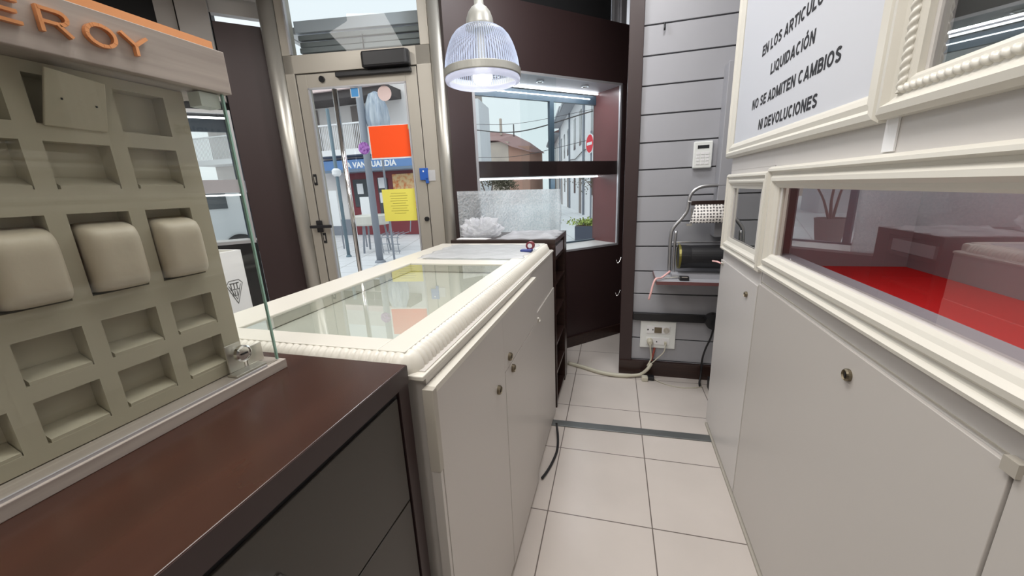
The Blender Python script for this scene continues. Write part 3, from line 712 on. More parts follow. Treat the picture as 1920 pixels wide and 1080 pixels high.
def letters(s, bm):
    for ch, c, wd_ in s:
        l, r = c - wd_ / 2, c + wd_ / 2; mz = (zb + zt_) / 2
        if ch == 'Y': bar(bm, (l, zt_), (c, mz)); bar(bm, (r, zt_), (c, mz)); bar(bm, (c, mz + .001), (c, zb))
        if ch == 'O': arc(bm, (c, mz), wd_ / 2, .0102, 0, 2 * PI, 28)
        if ch == 'R':
            bar(bm, (l, zb), (l, zt_ + .0014)); bar(bm, (l, zt_ - .0005), (c + .003, zt_ - .0005)); bar(bm, (l, mz - .001), (c + .003, mz - .001))
            arc(bm, (c + .003, mz + .0048), .0065, .0056, -PI / 2, PI / 2, 10); bar(bm, (c + .001, mz - .001), (r, zb))
        if ch == 'E':
            bar(bm, (l, zb), (l, zt_)); bar(bm, (l, zb + .0015), (r, zb + .0015)); bar(bm, (l, mz), (r - .002, mz)); bar(bm, (l, zt_ - .0015), (r, zt_ - .0015))
    return bm
for ch, c, wd_ in (('E', .271, .022), ('R', .307, .022), ('O', .344, .025), ('Y', .3765, .026)):
    obj('letter', letters([(ch, c, wd_)], bmesh.new()), 'copper', hd)
# cushions and the folded card
def pillow(yc, zc, hy, hz, x0, dep, n=14):
    bm = bmesh.new(); g = []
    for sgn in (1, -1):
        gg = []
        for i in range(n + 1):
            row = []
            for j in range(n + 1):
                u = -1 + 2 * i / n; v = -1 + 2 * j / n
                e = (1 - u ** 6) * (1 - v ** 6)
                su = 1 - .05 * v ** 6; sv = 1 - .05 * u ** 6
                x = x0 + (dep * (max(e, 0) ** .45) if sgn == 1 else 0)
                row.append(bm.verts.new((x, yc + u * hy * su, zc + v * hz * sv - .004 * (x - x0) / dep)))
            gg.append(row)
        g.append(gg)
        for i in range(n):
            for j in range(n): bm.faces.new([gg[i][j], gg[i + 1][j], gg[i + 1][j + 1], gg[i][j + 1]])
    bmesh.ops.remove_doubles(bm, verts=bm.verts, dist=1e-4); return bm
labs = {1: 'beige watch cushion cut by the left frame edge, leftmost of the row', 2: 'beige watch cushion half seen at the left edge of the display row', 3: 'large beige watch cushion left of centre in the display row',
        4: 'beige watch cushion in the middle of the display row', 5: 'beige watch cushion nearest the glass edge, rightmost of the row'}
src = None
for i, (a, b) in enumerate(cols):
    if i < 2: continue
    yc = (a + b) / 2 + .001
    if src is None:
        src = obj('watch_cushion', pillow(yc, 1.2095, .0292, .0425, TX - .010, .030), 'cushion', smooth=True); o = src; y_src = yc
    else:
        o = src.copy(); COL.objects.link(o); o.location = src.location + Vector((0, yc - y_src, 0))
    tag(o, labs[i], 'cushion', 'beige watch cushions in the display case')
bm = bmesh.new(); vs = []
for x, y, z in ((TX + .004, .296, 1.357), (TX + .003, .352, 1.356), (TX + .020, .352, 1.408), (TX + .024, .300, 1.413)): vs.append((x, y, z))
q = [bm.verts.new(v) for v in vs] + [bm.verts.new((v[0] - .004, v[1], v[2])) for v in vs]
for f in ((0, 1, 2, 3), (7, 6, 5, 4), (0, 4, 5, 1), (1, 5, 6, 2), (2, 6, 7, 3), (3, 7, 4, 0)): bm.faces.new([q[i] for i in f])
t = empty('tray_insert', (TX, .32, 1.357), 'square beige card insert tilting out of the top row recess', 'insert')
obj('card', bm, 'tray', t, bevel=.001)
obj('pin_hole', B((TX + .0135, TX + .0145, .311, .3125, 1.384, 1.386)), 'ink', t)
obj('pin_hole', B((TX + .012, TX + .0132, .341, .3425, 1.381, 1.383)), 'ink', t)

# ------------------------------------------------------------------ right-hand cabinets
FR = .482
PROF = [(0, 0), (0, .012), (.006, .020), (.012, .021), (.016, .014), (.022, .012), (.030, .018), (.036, .017), (.042, .010), (.048, .006), (.048, 0)]
PROFW = [(0, 0), (0, .012), (.007, .024), (.014, .025), (.019, .016), (.026, .013), (.034, .021), (.044, .022), (.052, .013), (.060, .009), (.066, .004), (.066, 0)]
def scale_prof(p, k, kh=1): return [(a * k, h * kh) for a, h in p]
nb = empty('narrow_showcase_cabinet', (.75, 1.8, 0), 'white cabinet with a small framed glass window, at the far end', 'cabinet')
obj('carcass', heightpanel(1.493, 2.03, 0, 1.3075, [(1.60, 1.95, 1.01, 1.245)], 0, FR, True, .02), 'lacquer', nb)
obj('side_panel', B((FR + .0205, 1.05, 2.01, 2.0295, 0, CZ)), 'lacquer', nb)
obj('interior', B((.86, .87, 1.52, 2.0, .97, 1.30), (.503, .86, 1.995, 2.005, .97, 1.30), (.503, .86, 1.515, 1.52, .97, 1.30), (.503, .86, 1.52, 1.995, .96, .97), (.503, .86, 1.52, 1.995, 1.30, 1.31)), 'back_green', nb)
obj('glass_shelf', B((.51, .85, 1.525, 1.99, 1.20, 1.206)), 'green_glass', nb)
obj('window_moulding', moulding(1.500, 2.022, .950, 1.292, scale_prof(PROF, 1.0), FR), 'cream', nb)
obj('inner_bead', moulding(1.545, 1.977, .995, 1.252, [(0, 0), (0, .006), (.02, .003), (.02, 0)], FR), 'cream', nb)
obj('glass', B((FR + .004, FR + .008, 1.60, 1.95, 1.01, 1.245)), 'cab_glass', nb)
g = obj('door', B((FR - .008, FR - .0005, 1.497, 2.026, .03, .900)), 'lacquer', nb, bevel=.001)
lock(g, FR - .008, 1.60, .842, .011)
hk = lock(g, FR - .008, 1.985, .888, .008, m='steel')
obj('ribbon_tie', tube([(FR - .018, 1.985, .888), (FR - .030, 2.01, .891), (FR - .042, 2.04, .888)], .004, 6), 'ribbon', g)
obj('edge_strip', B((FR - .007, FR + .0, 1.488, 1.494, .06, .905)), 'cream_edge', nb)

wb = empty('wide_showcase_cabinet', (.75, .4, 0), 'long white cabinet with a wide framed window over a red felt floor', 'cabinet')
obj('upper_face', B((FR, FR + .02, 1.487, 2.03, 1.308, CZ)), 'lacquer', wb)
obj('carcass', heightpanel(-1.2, 1.487, 0, CZ, [(-.60, 1.405, 1.028, 1.262), (-.40, .862, 1.402, 2.02)], 0, FR, True, .02), 'lacquer', wb)
obj('window_moulding', moulding(-.68, 1.487, .962, 1.304, scale_prof(PROFW, 1.0), FR), 'cream', wb)
obj('inner_bead', moulding(-.62, 1.482, 1.008, 1.268, [(0, 0), (0, .012), (.012, .010), (.03, .006), (.077, .004), (.077, 0)], FR) if False else B((FR + .001, FR + .019, 1.400, 1.4048, 1.015, 1.262)), 'cream_edge', wb)  # beige strip over the white jamb, its shading painted as colour
obj('interior', B((.875, .885, -.9, 1.49, .95, 1.34), (.503, .875, 1.478, 1.4865, .95, 1.34), (.503, .875, -.9, 1.478, 1.34, 1.35)), 'inner_grey', wb)
obj('glass_seat', B((.5035, .540, -.9, 1.4775, .9805, 1.027)), 'inner_grey', wb)
area('showcase_fill', (.69, .5, 1.335), 1.5, 1.3, (1, .96, .93), target=(.69, .5, 0), size_y=.1).rotation_euler.z = PI / 2  # unseen fill lamp added to brighten the red felt interior
obj('corner_post', B((.515, .535, 1.44, 1.4775, .981, 1.33)), 'wenge_red', wb)
obj('felt_floor', B((.503, .874, -.9, 1.4775, .95, .98)), 'red_felt', wb)
obj('glass', B((FR + .004, FR + .008, -.60, 1.405, 1.015, 1.262)), 'cab_glass', wb)
obj('upper_interior', B((.78, .79, -.5, .90, 1.37, 2.05), (.503, .78, .885, .90, 1.37, 2.05), (.503, .78, -.5, .885, 1.36, 1.37)), 'back_green', wb)
um = obj('upper_window_moulding', moulding(-.48, .935, 1.366, 2.10, [(0, 0), (0, .020), (.008, .030), (.020, .032), (.028, .022), (.034, .018), (.040, .018), (.058, .014), (.064, .010), (.064, 0)], FR), 'cream', wb)
# rope bead inside the moulding
def rope(p0, p1, r=.0085, pitch=.015):
    p0 = Vector(p0); p1 = Vector(p1); L = (p1 - p0).length; t = (p1 - p0).normalized(); u = Vector((-1, 0, 0)); v = t.cross(u)
    n = int(L / .0018); bm = bmesh.new(); rings = []
    for i in range(n + 1):
        s = L * i / n; ring = []
        for k in range(12):
            a = k * 2 * PI / 12; rr = r * (.60 + .45 * abs(math.cos(a - PI * s / pitch)))
            ring.append(bm.verts.new(p0 + t * s + u * rr * math.cos(a) + v * rr * math.sin(a)))
        rings.append(ring)
    for a, b in zip(rings, rings[1:]):
        for k in range(12): bm.faces.new([a[k], a[(k + 1) % 12], b[(k + 1) % 12], b[k]])
    return bm
obj('rope_bead', rope((FR - .016, -.42, 1.410), (FR - .016, .890, 1.410)), 'cream', um, smooth=True)
obj('rope_bead', rope((FR - .016, .890, 1.404), (FR - .016, .890, 2.04)), 'cream', um, smooth=True)
obj('glass', B((FR + .004, FR + .008, -.40, .862, 1.402, 2.02)), 'cab_glass', wb)
obj('rail', B((FR - .002, FR, -1.2, 1.487, .918, .921)), 'cream_edge', wb)
for a, b in ((.549, 1.486), (-.40, .543)):
    g = obj('door', B((FR - .008, FR - .0005, a, b, .03, .912)), 'door_white', wb, bevel=.001)
    lock(g, FR - .008, a + .348, .860, .0135)
obj('hinge_pin', B((FR - .014, FR - .002, .535, .556, .905, .925)), 'cream_edge', wb)
obj('bracket_plate', prism([(FR - .004, .905), (FR - .0005, .905), (FR - .0005, .94), (FR - .004, .94)], 1.308, 1.366), 'white', wb)
obj('floor_moulding', B((FR - .012, FR - .0005, .0, 2.02, 0, .012)), 'cream_edge', wb)

# framed notice hanging on the cabinets
sg = empty('framed_notice', (FR, 1.5, 1.364), 'large white framed sign with black capitals about clearance goods', 'sign')
obj('sign_frame', moulding(.94, 2.06, 1.362, 2.30, [(0, 0), (0, .016), (.008, .024), (.020, .026), (.028, .018), (.040, .020), (.052, .014), (.058, .010), (.058, .004)], FR - .001), 'cream', sg)
pb = obj('board', B((FR - .008, FR - .001, .99, 2.0, 1.40, 2.25)), 'paper', sg)
def signline(body, ya, yb, z, h=.034):
    adv = lambda wd: sum(GW['O' if c == 'Ó' else c] + .11 for c in wd) - .11
    words = body.split(' '); total = sum(adv(wd) for wd in words) + (len(words) - 1) * (.34 + .11); k = (ya - yb) / total; y = ya
    for wd in words:
        obj('lettering', bold_bm(wd, (FR - .0085, y, z), (0, -1, 0), (0, 0, 1), adv(wd) * k, h), 'ink', pb)
        y -= (adv(wd) + .45) * k
TXS = .96   # the board hangs a little in front of the cabinet plane measured for the text
signline('EN LOS ARTICULOS EN', 1.73, 1.165, 1.690)
signline('LIQUIDACIÓN', 1.62, 1.30, 1.606)
signline('NO SE ADMITEN CAMBIOS', 1.785, 1.145, 1.522)
signline('NI DEVOLUCIONES', 1.685, 1.235, 1.440)

# ------------------------------------------------------------------ pendant lamp
LC = (-.645, 1.9)
lp = empty('pendant_lamp', (*LC, 2.2), 'lit dome pendant lamp with ribbed clear shade and grey ring', 'lamp')
cxy = (LC[0], LC[1], 0)
sh_prof = [(.175, 1.79), (.174, 1.815), (.169, 1.85), (.163, 1.875), (.155, 1.90), (.146, 1.922), (.133, 1.946), (.115, 1.967), (.090, 1.983), (.064, 1.992)]
obj('shade', lathe(sh_prof, cxy, 720, rib=.008, ribn=90, cap=False), 'lamp_shade', lp, smooth=True)
obj('ring', lathe([(.1775, 1.778), (.1805, 1.782), (.1805, 1.810), (.176, 1.813), (.174, 1.778)], cxy, 64, cap=False), 'lamp_grey', lp, smooth=False)
obj('rim', lathe([(.173, 1.785), (.177, 1.772), (.173, 1.760), (.157, 1.754), (.155, 1.758), (.169, 1.772), (.171, 1.785)], cxy, 64, cap=False), 'lamp_rim', lp, smooth=True)
cp = obj('cap', lathe([(.066, 1.984), (.064, 2.00), (.060, 2.025), (.050, 2.05), (.036, 2.068), (.022, 2.078), (.021, 2.10), (.012, 2.11), (.004, 2.115)], cxy, 40), 'lamp_grey', lp, smooth=True)
obj('cord', tube([(LC[0], LC[1], 2.11), (LC[0], LC[1], CZ)], .004, 8), 'black', lp)
obj('socket', lathe([(.022, 1.99), (.024, 1.825)], cxy, 20), 'lamp_grey', lp)
obj('bulb', lathe([(.018, 1.832), (.034, 1.822), (.045, 1.80), (.046, 1.78), (.038, 1.762), (.022, 1.752), (.004, 1.750)], cxy, 28), 'bulb', lp, smooth=True)
pl = bpy.data.lights.new('lamp_glow', 'POINT'); pl.energy = 4; pl.shadow_soft_size = .05; pl.color = (.95, .97, 1)
po = bpy.data.objects.new('lamp_glow', pl); COL.objects.link(po); po.location = (LC[0], LC[1], 1.74)

# ------------------------------------------------------------------ dark shelf unit beyond the counter
su = empty('shelf_unit', (-.63, 2.2, 0), 'dark brown open shelf unit between the counter and the window', 'shelf unit')
plan = [(-.93, 2.015), (-.33, 2.015), (-.33, 2.46), (-.875, 2.36), (-.93, 2.30)]
obj('top_board', prism(plan, .975, 1.0), 'wenge', su, bevel=.001)
obj('end_panel', B((-.93, -.33, 2.016, 2.034, .0, .975)), 'wenge', su)
obj('end_panel', B((-.86, -.33, 2.36, 2.378, .0, .975), (-.345, -.33, 2.378, 2.458, .0, .975)), 'wenge', su)
obj('back_panel', B((-.93, -.915, 2.034, 2.32, .0, .975)), 'wenge', su)
obj('drawer_box', B((-.86, -.335, 2.06, 2.34, .90, .955)), 'inner_grey', su)
for z in (.02, .20, .38, .56, .74, .88):
    obj('shelf', B((-.90, -.334, 2.034, 2.36, z, z + .015)), 'wenge', su)
# films and bag on it
def bagm(seed, c, r, hgt):
    rnd = random.Random(seed); bm = bmesh.new(); bmesh.ops.create_icosphere(bm, subdivisions=5, radius=1)
    W = [(Vector((rnd.gauss(0, 1), rnd.gauss(0, 1), rnd.gauss(0, 1))).normalized() * rnd.uniform(4, 13), rnd.uniform(0, 6)) for _ in range(12)]
    for v in bm.verts:
        n = v.co.copy(); d = 1 + .75 * (sum(1 - abs(math.sin(n.dot(a) + b)) for a, b in W) / 12 - .4)
        d *= 1 + .12 * math.sin(9 * math.atan2(n.y, n.x)) * max(0, n.z)
        v.co = Vector((c[0] + n.x * r[0] * d, c[1] + n.y * r[1] * d, c[2] + max(0, (n.z + .55) / 1.55) * hgt * d))
    return bm
tag(obj('plastic_bag', bagm(4, (-.80, 2.17, 1.0), (.12, .09), .105), 'plastic'), 'crumpled clear plastic bag on the dark shelf unit', 'bag')
tag(obj('plastic_sheet', crumple(-.66, -.34, 2.04, 2.40, 1.001, .018, seed=8, edge=.012), 'plastic', smooth=True), 'crumpled clear plastic sheet beside the bag on the dark shelf unit', 'plastic')
tag(obj('document_sleeve', prism([(-.90, 2.03), (-.72, 2.02), (-.70, 2.06), (-.90, 2.09)], 1.0005, 1.004), 'white'), 'flat white paper under the crumpled plastic bag', 'paper')
bm = bmesh.new(); g = []
for i in range(41):
    row = []
    for j in range(25):
        s = -1.425 + (.80) * i / 40; z = .801 + .454 * j / 24
        row.append(bm.verts.new(WIN((s, -.013 - .006 * math.sin(i * .5) * math.cos(j * .4), z + (.012 * (1 - i / 40) if j == 24 else 0)))))
    g.append(row)
for i in range(40):
    for j in range(24): bm.faces.new([g[i][j], g[i + 1][j], g[i + 1][j + 1], g[i][j + 1]])
r = bmesh.ops.extrude_face_region(bm, geom=list(bm.faces)); off = WIN((0, -.004, 0)) - WIN((0, 0, 0))
for v in r['geom']:
    if isinstance(v, bmesh.types.BMVert): v.co += off
tag(obj('frosted_panel', bm, 'frost', smooth=True), 'frosted bubbly plastic panel leaning in front of the window', 'panel')

# ------------------------------------------------------------------ things on and by the slat wall
t = empty('alarm_keypad', (.445, 2.56, 1.335), 'white alarm keypad with a dark display on the slat wall', 'keypad')
kb = obj('body', B((.396, .496, 2.538, 2.5645, 1.34, 1.488)), 'socket', t, bevel=.006)
obj('display', B((.416, .476, 2.5365, 2.5385, 1.448, 1.466)), 'ink', kb)
bm = bmesh.new()
for r_ in range(4):
    for c_ in range(3): add_box(bm, .412 + c_ * .024, .43 + c_ * .024, 2.535, 2.5385, 1.362 + r_ * .018, 1.374 + r_ * .018)
obj('keys', bm, 'white', kb)
tag(obj('wall_hook', tube([(.205, 2.563, 2.12), (.205, 2.548, 2.115), (.205, 2.545, 2.09), (.205, 2.55, 2.08)], .005, 8), 'black'), 'tiny black hook near the top of the slat wall', 'hook')
struct('trim_pipe_box', B((.525, .72, 2.46, 2.5645, .95, 1.87)), 'slat', bevel=.003)
t = empty('wall_shelf', (.4, 2.4, .70), 'small grey shelf with a brown edge on the slat wall', 'shelf')
obj('board', B((.212, .60, 2.275, 2.564, .706, .722)), 'slat', t)
obj('edge_band', B((.212, .60, 2.270, 2.2745, .704, .7225), (.208, .2118, 2.27, 2.564, .704, .7225)), 'wenge_red', t)
# wrapping-paper dispenser
dp = empty('paper_dispenser', (.42, 2.42, .722), 'chrome tube wrapping paper dispenser on the small grey shelf', 'dispenser')
for y in (2.47,):
    obj('side_frame', tube(smooth_path([(.62, y, 1.238), (.47, y, 1.240), (.41, y, 1.222), (.382, y, 1.18), (.375, y, 1.11), (.35, y, 1.065), (.305, y, 1.005), (.293, y, .955), (.293, y, .86), (.296, y, .725)], 6), .0105, 12), 'tube_steel', dp, smooth=True)
obj('side_frame', tube(smooth_path([(.318, 2.44, .99), (.314, 2.44, .90), (.316, 2.44, .724)], 5), .008, 10), 'tube_steel', dp, smooth=True)
obj('cutter_bar', B((.385, .70, 2.41, 2.44, 1.136, 1.160)), 'wenge', dp, bevel=.003)
obj('cross_rod', tube([(.375, 2.46, 1.155), (.70, 2.46, 1.155)], .006, 8), 'chrome', dp)
obj('cross_rod', tube([(.30, 2.45, .922), (.70, 2.45, .922)], .006, 8), 'chrome', dp)
obj('bracket', B((.37, .40, 2.43, 2.45, 1.02, 1.03), (.39, .395, 2.42, 2.44, 1.03, 1.12)), 'steel', dp)
obj('base_bar', B((.30, .62, 2.36, 2.46, .7225, .745)), 'slat', dp)
bm = bmesh.new(); g = []
for i in range(15):
    a = i / 14; g.append([bm.verts.new((x - .028 * a * (1 if x < .45 else 0), 2.40 - .035 * math.sin(a * 2.2), 1.140 - .10 * a)) for x in (.402, .50, .68)])
for a, b in zip(g, g[1:]):
    for k in range(2): bm.faces.new([a[k], a[k + 1], b[k + 1], b[k]])
r = bmesh.ops.extrude_face_region(bm, geom=list(bm.faces))
for v in r['geom']:
    if isinstance(v, bmesh.types.BMVert): v.co.y += .002
t = empty('wrapping_paper_roll', (.5, 2.42, 1.01), 'white wrapping paper with dark dots hanging from the upper dispenser bar', 'paper roll')
obj('hanging_sheet', bm, 'dots', t, smooth=True)
obj('roll', lathe([(.045, .41), (.045, .70)], (0, 2.475 - .0, 1.07), 24, axis='x') if False else lathe([(.03, .41), (.03, .70)], (0, 2.425, 1.098), 24, axis='x'), 'dots', t)
t = empty('wrapping_paper_roll', (.45, 2.42, .75), 'black wrapping paper roll with a yellow edge in the lower dispenser', 'paper roll')
obj('roll', lathe([(.068, .336), (.070, .345), (.066, .40), (.068, .53), (.070, .62)], (0, 2.42, .842), 32, axis='x'), 'black', t, smooth=False)
obj('yellow_edge', lathe([(.0705, .332), (.0725, .344), (.064, .340), (.063, .334), (.0705, .332)], (0, 2.42, .842), 32, axis='x', cap=False), 'gold', t)
t = empty('tape_dispenser', (.35, 2.33, .722), 'small black tape dispenser on the small grey shelf', 'tape dispenser')
obj('body', B((.335, .385, 2.30, 2.335, .7226, .745), (.335, .36, 2.335, 2.35, .7226, .735)), 'black', t, bevel=.003)
obj('blade', B((.345, .375, 2.296, 2.30, .742, .747)), 'steel', t)
tag(obj('shears', tube(smooth_path([(.26, 2.34, .728), (.30, 2.345, .731), (.33, 2.35, .733)], 4), .004, 6), 'steel'), 'thin metal rod lying left of the tape dispenser on the shelf', 'tool')
bm = tube(smooth_path([(.29, 2.38, .76), (.26, 2.34, .745), (.235, 2.31, .735), (.205, 2.28, .735), (.190, 2.27, .70), (.182, 2.265, .66), (.172, 2.27, .615)], 6), .006, 6)
tag(obj('ribbon', bm, 'ribbon', smooth=True), 'pink ribbon hanging off the left end of the small grey shelf', 'ribbon')
# black rail, transformer, socket plate, cables
struct('trim_cable_rail', B((.099, .60, 2.535, 2.5645, .392, .442)), 'black', bevel=.003)
t = empty('power_adapter', (.57, 2.5, .42), 'round black plug adapter with a cord hanging to the floor', 'adapter')
obj('body', lathe([(.02, -.05), (.048, -.045), (.050, 0), (.046, .02)], (.572, 2.51, .425), 24, axis='y'), 'black', t, smooth=False)
obj('cord', tube(smooth_path([(.578, 2.49, .385), (.568, 2.50, .31), (.548, 2.515, .23), (.535, 2.52, .15), (.530, 2.50, .06), (.52, 2.47, .012), (.515, 2.43, .008)], 6), .006, 8), 'black', t, smooth=True)
t = empty('socket_plate', (.26, 2.55, .19), 'large white wall plate with power and data sockets', 'socket')
pb = obj('plate', B((.150, .371, 2.552, 2.5645, .196, .386)), 'socket', t, bevel=.004)
obj('module_strip', B((.19, .335, 2.549, 2.5522, .30, .352), (.19, .335, 2.549, 2.5522, .222, .272)), 'white', pb, bevel=.001)
obj('socket_hole', B((.193, .202, 2.548, 2.5495, .321, .331)), 'socket_dark', pb)
obj('socket_hole', B((.225, .232, 2.548, 2.5495, .321, .331)), 'socket_dark', pb)
obj('socket_hole', B((.252, .259, 2.548, 2.5495, .238, .248)), 'socket_dark', pb)
obj('data_port', B((.238, .284, 2.546, 2.5492, .305, .345)), 'brass', pb, bevel=.002)
obj('data_port', lathe([(.020, .001), (.020, -.003), (.012, -.003), (.010, 0)], (.312, 2.548, .326), 20, axis='y'), 'steel', pb)
t = empty('power_plug', (.21, 2.54, .23), 'round beige plug in the socket plate with its thin cable', 'plug')
obj('plug_body', lathe([(.012, -.045), (.019, -.035), (.020, 0)], (.212, 2.549, .248), 20, axis='y'), 'cable', t)
obj('cord', tube(smooth_path([(.212, 2.505, .24), (.218, 2.50, .19), (.222, 2.50, .14), (.20, 2.49, .09)], 6), .005, 8), 'cable', t, smooth=True)
t = empty('network_plug', (.31, 2.54, .23), 'small clear plug with a thin white cable at the right of the socket plate', 'plug')
obj('plug_body', B((.302, .316, 2.53, 2.549, .232, .248)), 'cable', t)
obj('cord', tube(smooth_path([(.31, 2.53, .235), (.30, 2.51, .19), (.26, 2.50, .145), (.215, 2.49, .10)], 6), .0035, 8), 'cable', t, smooth=True)
tag(obj('red_wire_pair', tube(smooth_path([(.245, 2.555, .196), (.238, 2.53, .17), (.225, 2.51, .12)], 5), .007, 6), mat('red_wire', (.35, .07, .05), .6), smooth=True), 'short dark red wires below the socket plate', 'cable')
tag(obj('cable_conduit', tube(smooth_path([(.225, 2.49, .11), (.20, 2.48, .07), (.16, 2.49, .025), (.10, 2.48, .015), (.04, 2.47, .014), (-.04, 2.475, .014), (-.12, 2.50, .012), (-.22, 2.55, .012), (-.34, 2.60, .012)], 6), [.011] * 20 + [.014] * 28 + [.013], 10), 'cable', smooth=True), 'thick beige cable bundle running over the floor from the socket plate', 'cable')
t = empty('cable_connector', (.185, 2.46, 0), 'beige cable connector lying on the floor under the socket plate', 'connector')
obj('body', B((.165, .205, 2.435, 2.475, .001, .030)), 'cable', t, bevel=.005)
obj('black_joint', B((.20, .245, 2.455, 2.495, .001, .028)), 'black', t, bevel=.005)
tag(obj('thin_floor_wire', tube(smooth_path([(.24, 2.47, .012), (.30, 2.43, .004), (.38, 2.40, .003), (.46, 2.405, .003), (.53, 2.43, .004)], 6), .0028, 6), 'cable', smooth=True), 'thin grey wire curving over the tiles to the right cabinet', 'cable')
tag(obj('black_cord', tube(smooth_path([(-.300, 1.80, .040), (-.282, 1.73, .012), (-.270, 1.63, .007), (-.278, 1.54, .007), (-.292, 1.47, .007), (-.305, 1.42, .012)], 6), .006, 8), 'black', smooth=True), 'black power cord looping out from under the white counter', 'cord')
tag(obj('base_block', B((.56, .62, 2.36, 2.45, 0, .07)), 'black'), 'black block on the floor behind the right cabinet', 'block')
for z in (.78, .56):
    tag(obj('latch_hook', tube(smooth_path([(.012, 2.56, z + .03), (.0, 2.55, z), (-.012, 2.55, z - .005), (-.018, 2.555, z + .012)], 5), .003, 6), 'chrome', smooth=True), 'small chrome hook on the side of the dark post, ' + ('upper' if z > .7 else 'lower') + ' of two', 'hook', 'small hooks on the dark post')

# white pedestal box with a crest left of the counter
bx = empty('white_box', (-1.36, 1.0, 0), 'tall white open-topped box with a grey shield crest', 'box')
bm = heightpanel(.90, 1.045, .0, 1.10, [], 0, -1.30) if False else B((-1.44, -1.43, .86, 1.05, 0, 1.10), (-1.31, -1.30, .86, 1.05, 0, 1.10), (-1.43, -1.31, .86, .87, 0, 1.10), (-1.43, -1.31, 1.04, 1.05, 0, 1.10), (-1.43, -1.31, .87, 1.04, .9, .95))
obj('body', bm, 'white', bx)
obj('lining', B((-1.40, -1.34, .93, .98, .95, 1.14)), mat('cream_tissue', (.75, .68, .42), .7), bx)
obj('flap', prism([(-1.44, .86), (-1.30, .86), (-1.30, .868), (-1.44, .868)], 1.10, 1.16), 'white', bx)
bm = bmesh.new()
def vb(a, b, w_=.0018): bar(bm, a, b, w_, -1.2998, -1.2992)
cy, cz = 1.0, .965
for a, b in (((cy - .03, cz + .02), (cy - .018, cz + .034)), ((cy - .018, cz + .034), (cy + .018, cz + .034)), ((cy + .018, cz + .034), (cy + .03, cz + .02)), ((cy - .03, cz + .02), (cy, cz - .05)), ((cy + .03, cz + .02), (cy, cz - .05)),
             ((cy - .022, cz + .018), (cy, cz - .035)), ((cy + .022, cz + .018), (cy, cz - .035))): vb(a, b)
for k in range(3):
    vb((cy - .014 + k * .011, cz + .022), (cy - .014 + k * .011, cz + .004), .003); vb((cy - .012 + k * .008, cz - .002), (cy - .012 + k * .008, cz - .018), .0025)
vb((cy - .018, cz + .024), (cy + .016, cz + .024), .0025); vb((cy - .018, cz + .002), (cy + .014, cz + .002), .0025); vb((cy - .012, cz - .02), (cy + .008, cz - .02), .002)
obj('crest', bm, mat('crest_grey', (.10, .10, .10), .6), bx)

# ------------------------------------------------------------------ the street outside
struct('street_ground', prism([(-40, -10), (-4, -10), (-2.42, 2.2), (-1.0, 2.72), (-.1, 3.62), (2, 3.9), (40, 4), (40, 80), (-40, 80)], -.12, -.02), 'pave', origin=(0, 0, 0))
# café building opposite
cb = empty('cafe_building', (-8, 12, -.02), 'pale café building with a balcony and wine red shopfront across the street', 'building')
obj('wall', B((-14, -5.45, 11.05, 13, -.02, 5.2)), 'cafe_wall', cb)
obj('balcony_slab', B((-14, -7.2, 10.3, 11.04, 2.44, 2.60)), 'white', cb)
bm = bmesh.new()
for k in range(110): add_box(bm, -13.9 + k * .06, -13.885 + k * .06, 10.33, 10.345, 2.60, 3.28)
add_box(bm, -14, -7.2, 10.31, 10.36, 3.28, 3.32)
obj('balcony_railing', bm, 'white', cb)
obj('eave', B((-14, -6.3, 10.2, 11.04, 3.95, 4.20)), 'cafe_dark', cb)
obj('gutter', B((-14, -6.3, 10.1, 10.2, 4.15, 4.32)), 'pink', cb)
for x in (-9.55, -8.05, -7.35): obj('shutter', B((x, x + .25, 11.0, 11.04, 2.6, 3.9)), 'brown_shut', cb)
obj('window', B((-10.9, -9.7, 11.0, 11.04, 2.6, 3.8)), 'window_dark', cb)
sf = obj('shopfront', B((-8.6, -4.6, 10.98, 11.04, .0, 1.95)), 'cafe_red', cb)
obj('glass_pane', B((-8.3, -7.75, 10.95, 10.979, .9, 1.75)), 'window_dark', sf)
obj('glass_pane', B((-7.4, -7.05, 10.95, 10.979, .5, 1.75)), 'window_dark', sf)
obj('printed_pane', B((-6.85, -5.4, 10.95, 10.979, .8, 1.85)), 'flame', sf)
for x, z in ((-8.15, 1.3), (-7.35, 1.45), (-7.35, 1.0), (-5.95, 1.55)): obj('poster', B((x, x + .22, 10.93, 10.949, z, z + .32)), 'white', sf)
obj('plinth', B((-14, -4.6, 10.99, 11.045, -.02, .5)), 'pole', cb)
aw = empty('awning', (-7.5, 10.4, 2.0), 'blue awning lettered LA VANGUARDIA over the café front', 'awning')
bm = bmesh.new()
q = [bm.verts.new(p) for p in ((-9.35, 11.04, 2.40), (-5.4, 11.04, 2.40), (-5.4, 10.4, 2.12), (-9.35, 10.4, 2.12), (-9.35, 11.04, 2.37), (-5.4, 11.04, 2.37), (-5.4, 10.4, 2.09), (-9.35, 10.4, 2.09))]
for f in ((0, 1, 2, 3), (7, 6, 5, 4), (0, 4, 5, 1), (1, 5, 6, 2), (2, 6, 7, 3), (3, 7, 4, 0)): bm.faces.new([q[i] for i in f])
obj('canvas', bm, 'awning', aw)
va = obj('valance', B((-9.35, -5.4, 10.385, 10.399, 1.98, 2.30)), 'awning', aw)
obj('valance_border', B((-9.35, -5.4, 10.37, 10.3845, 1.955, 2.03)), 'awning_dark', va)
obj('lettering', text_bm('LA VANGUARDIA', (-8.10, 10.384, 2.06), (1, 0, 0), (0, 0, 1), 1.80, .17, .006, .034), 'white', va)
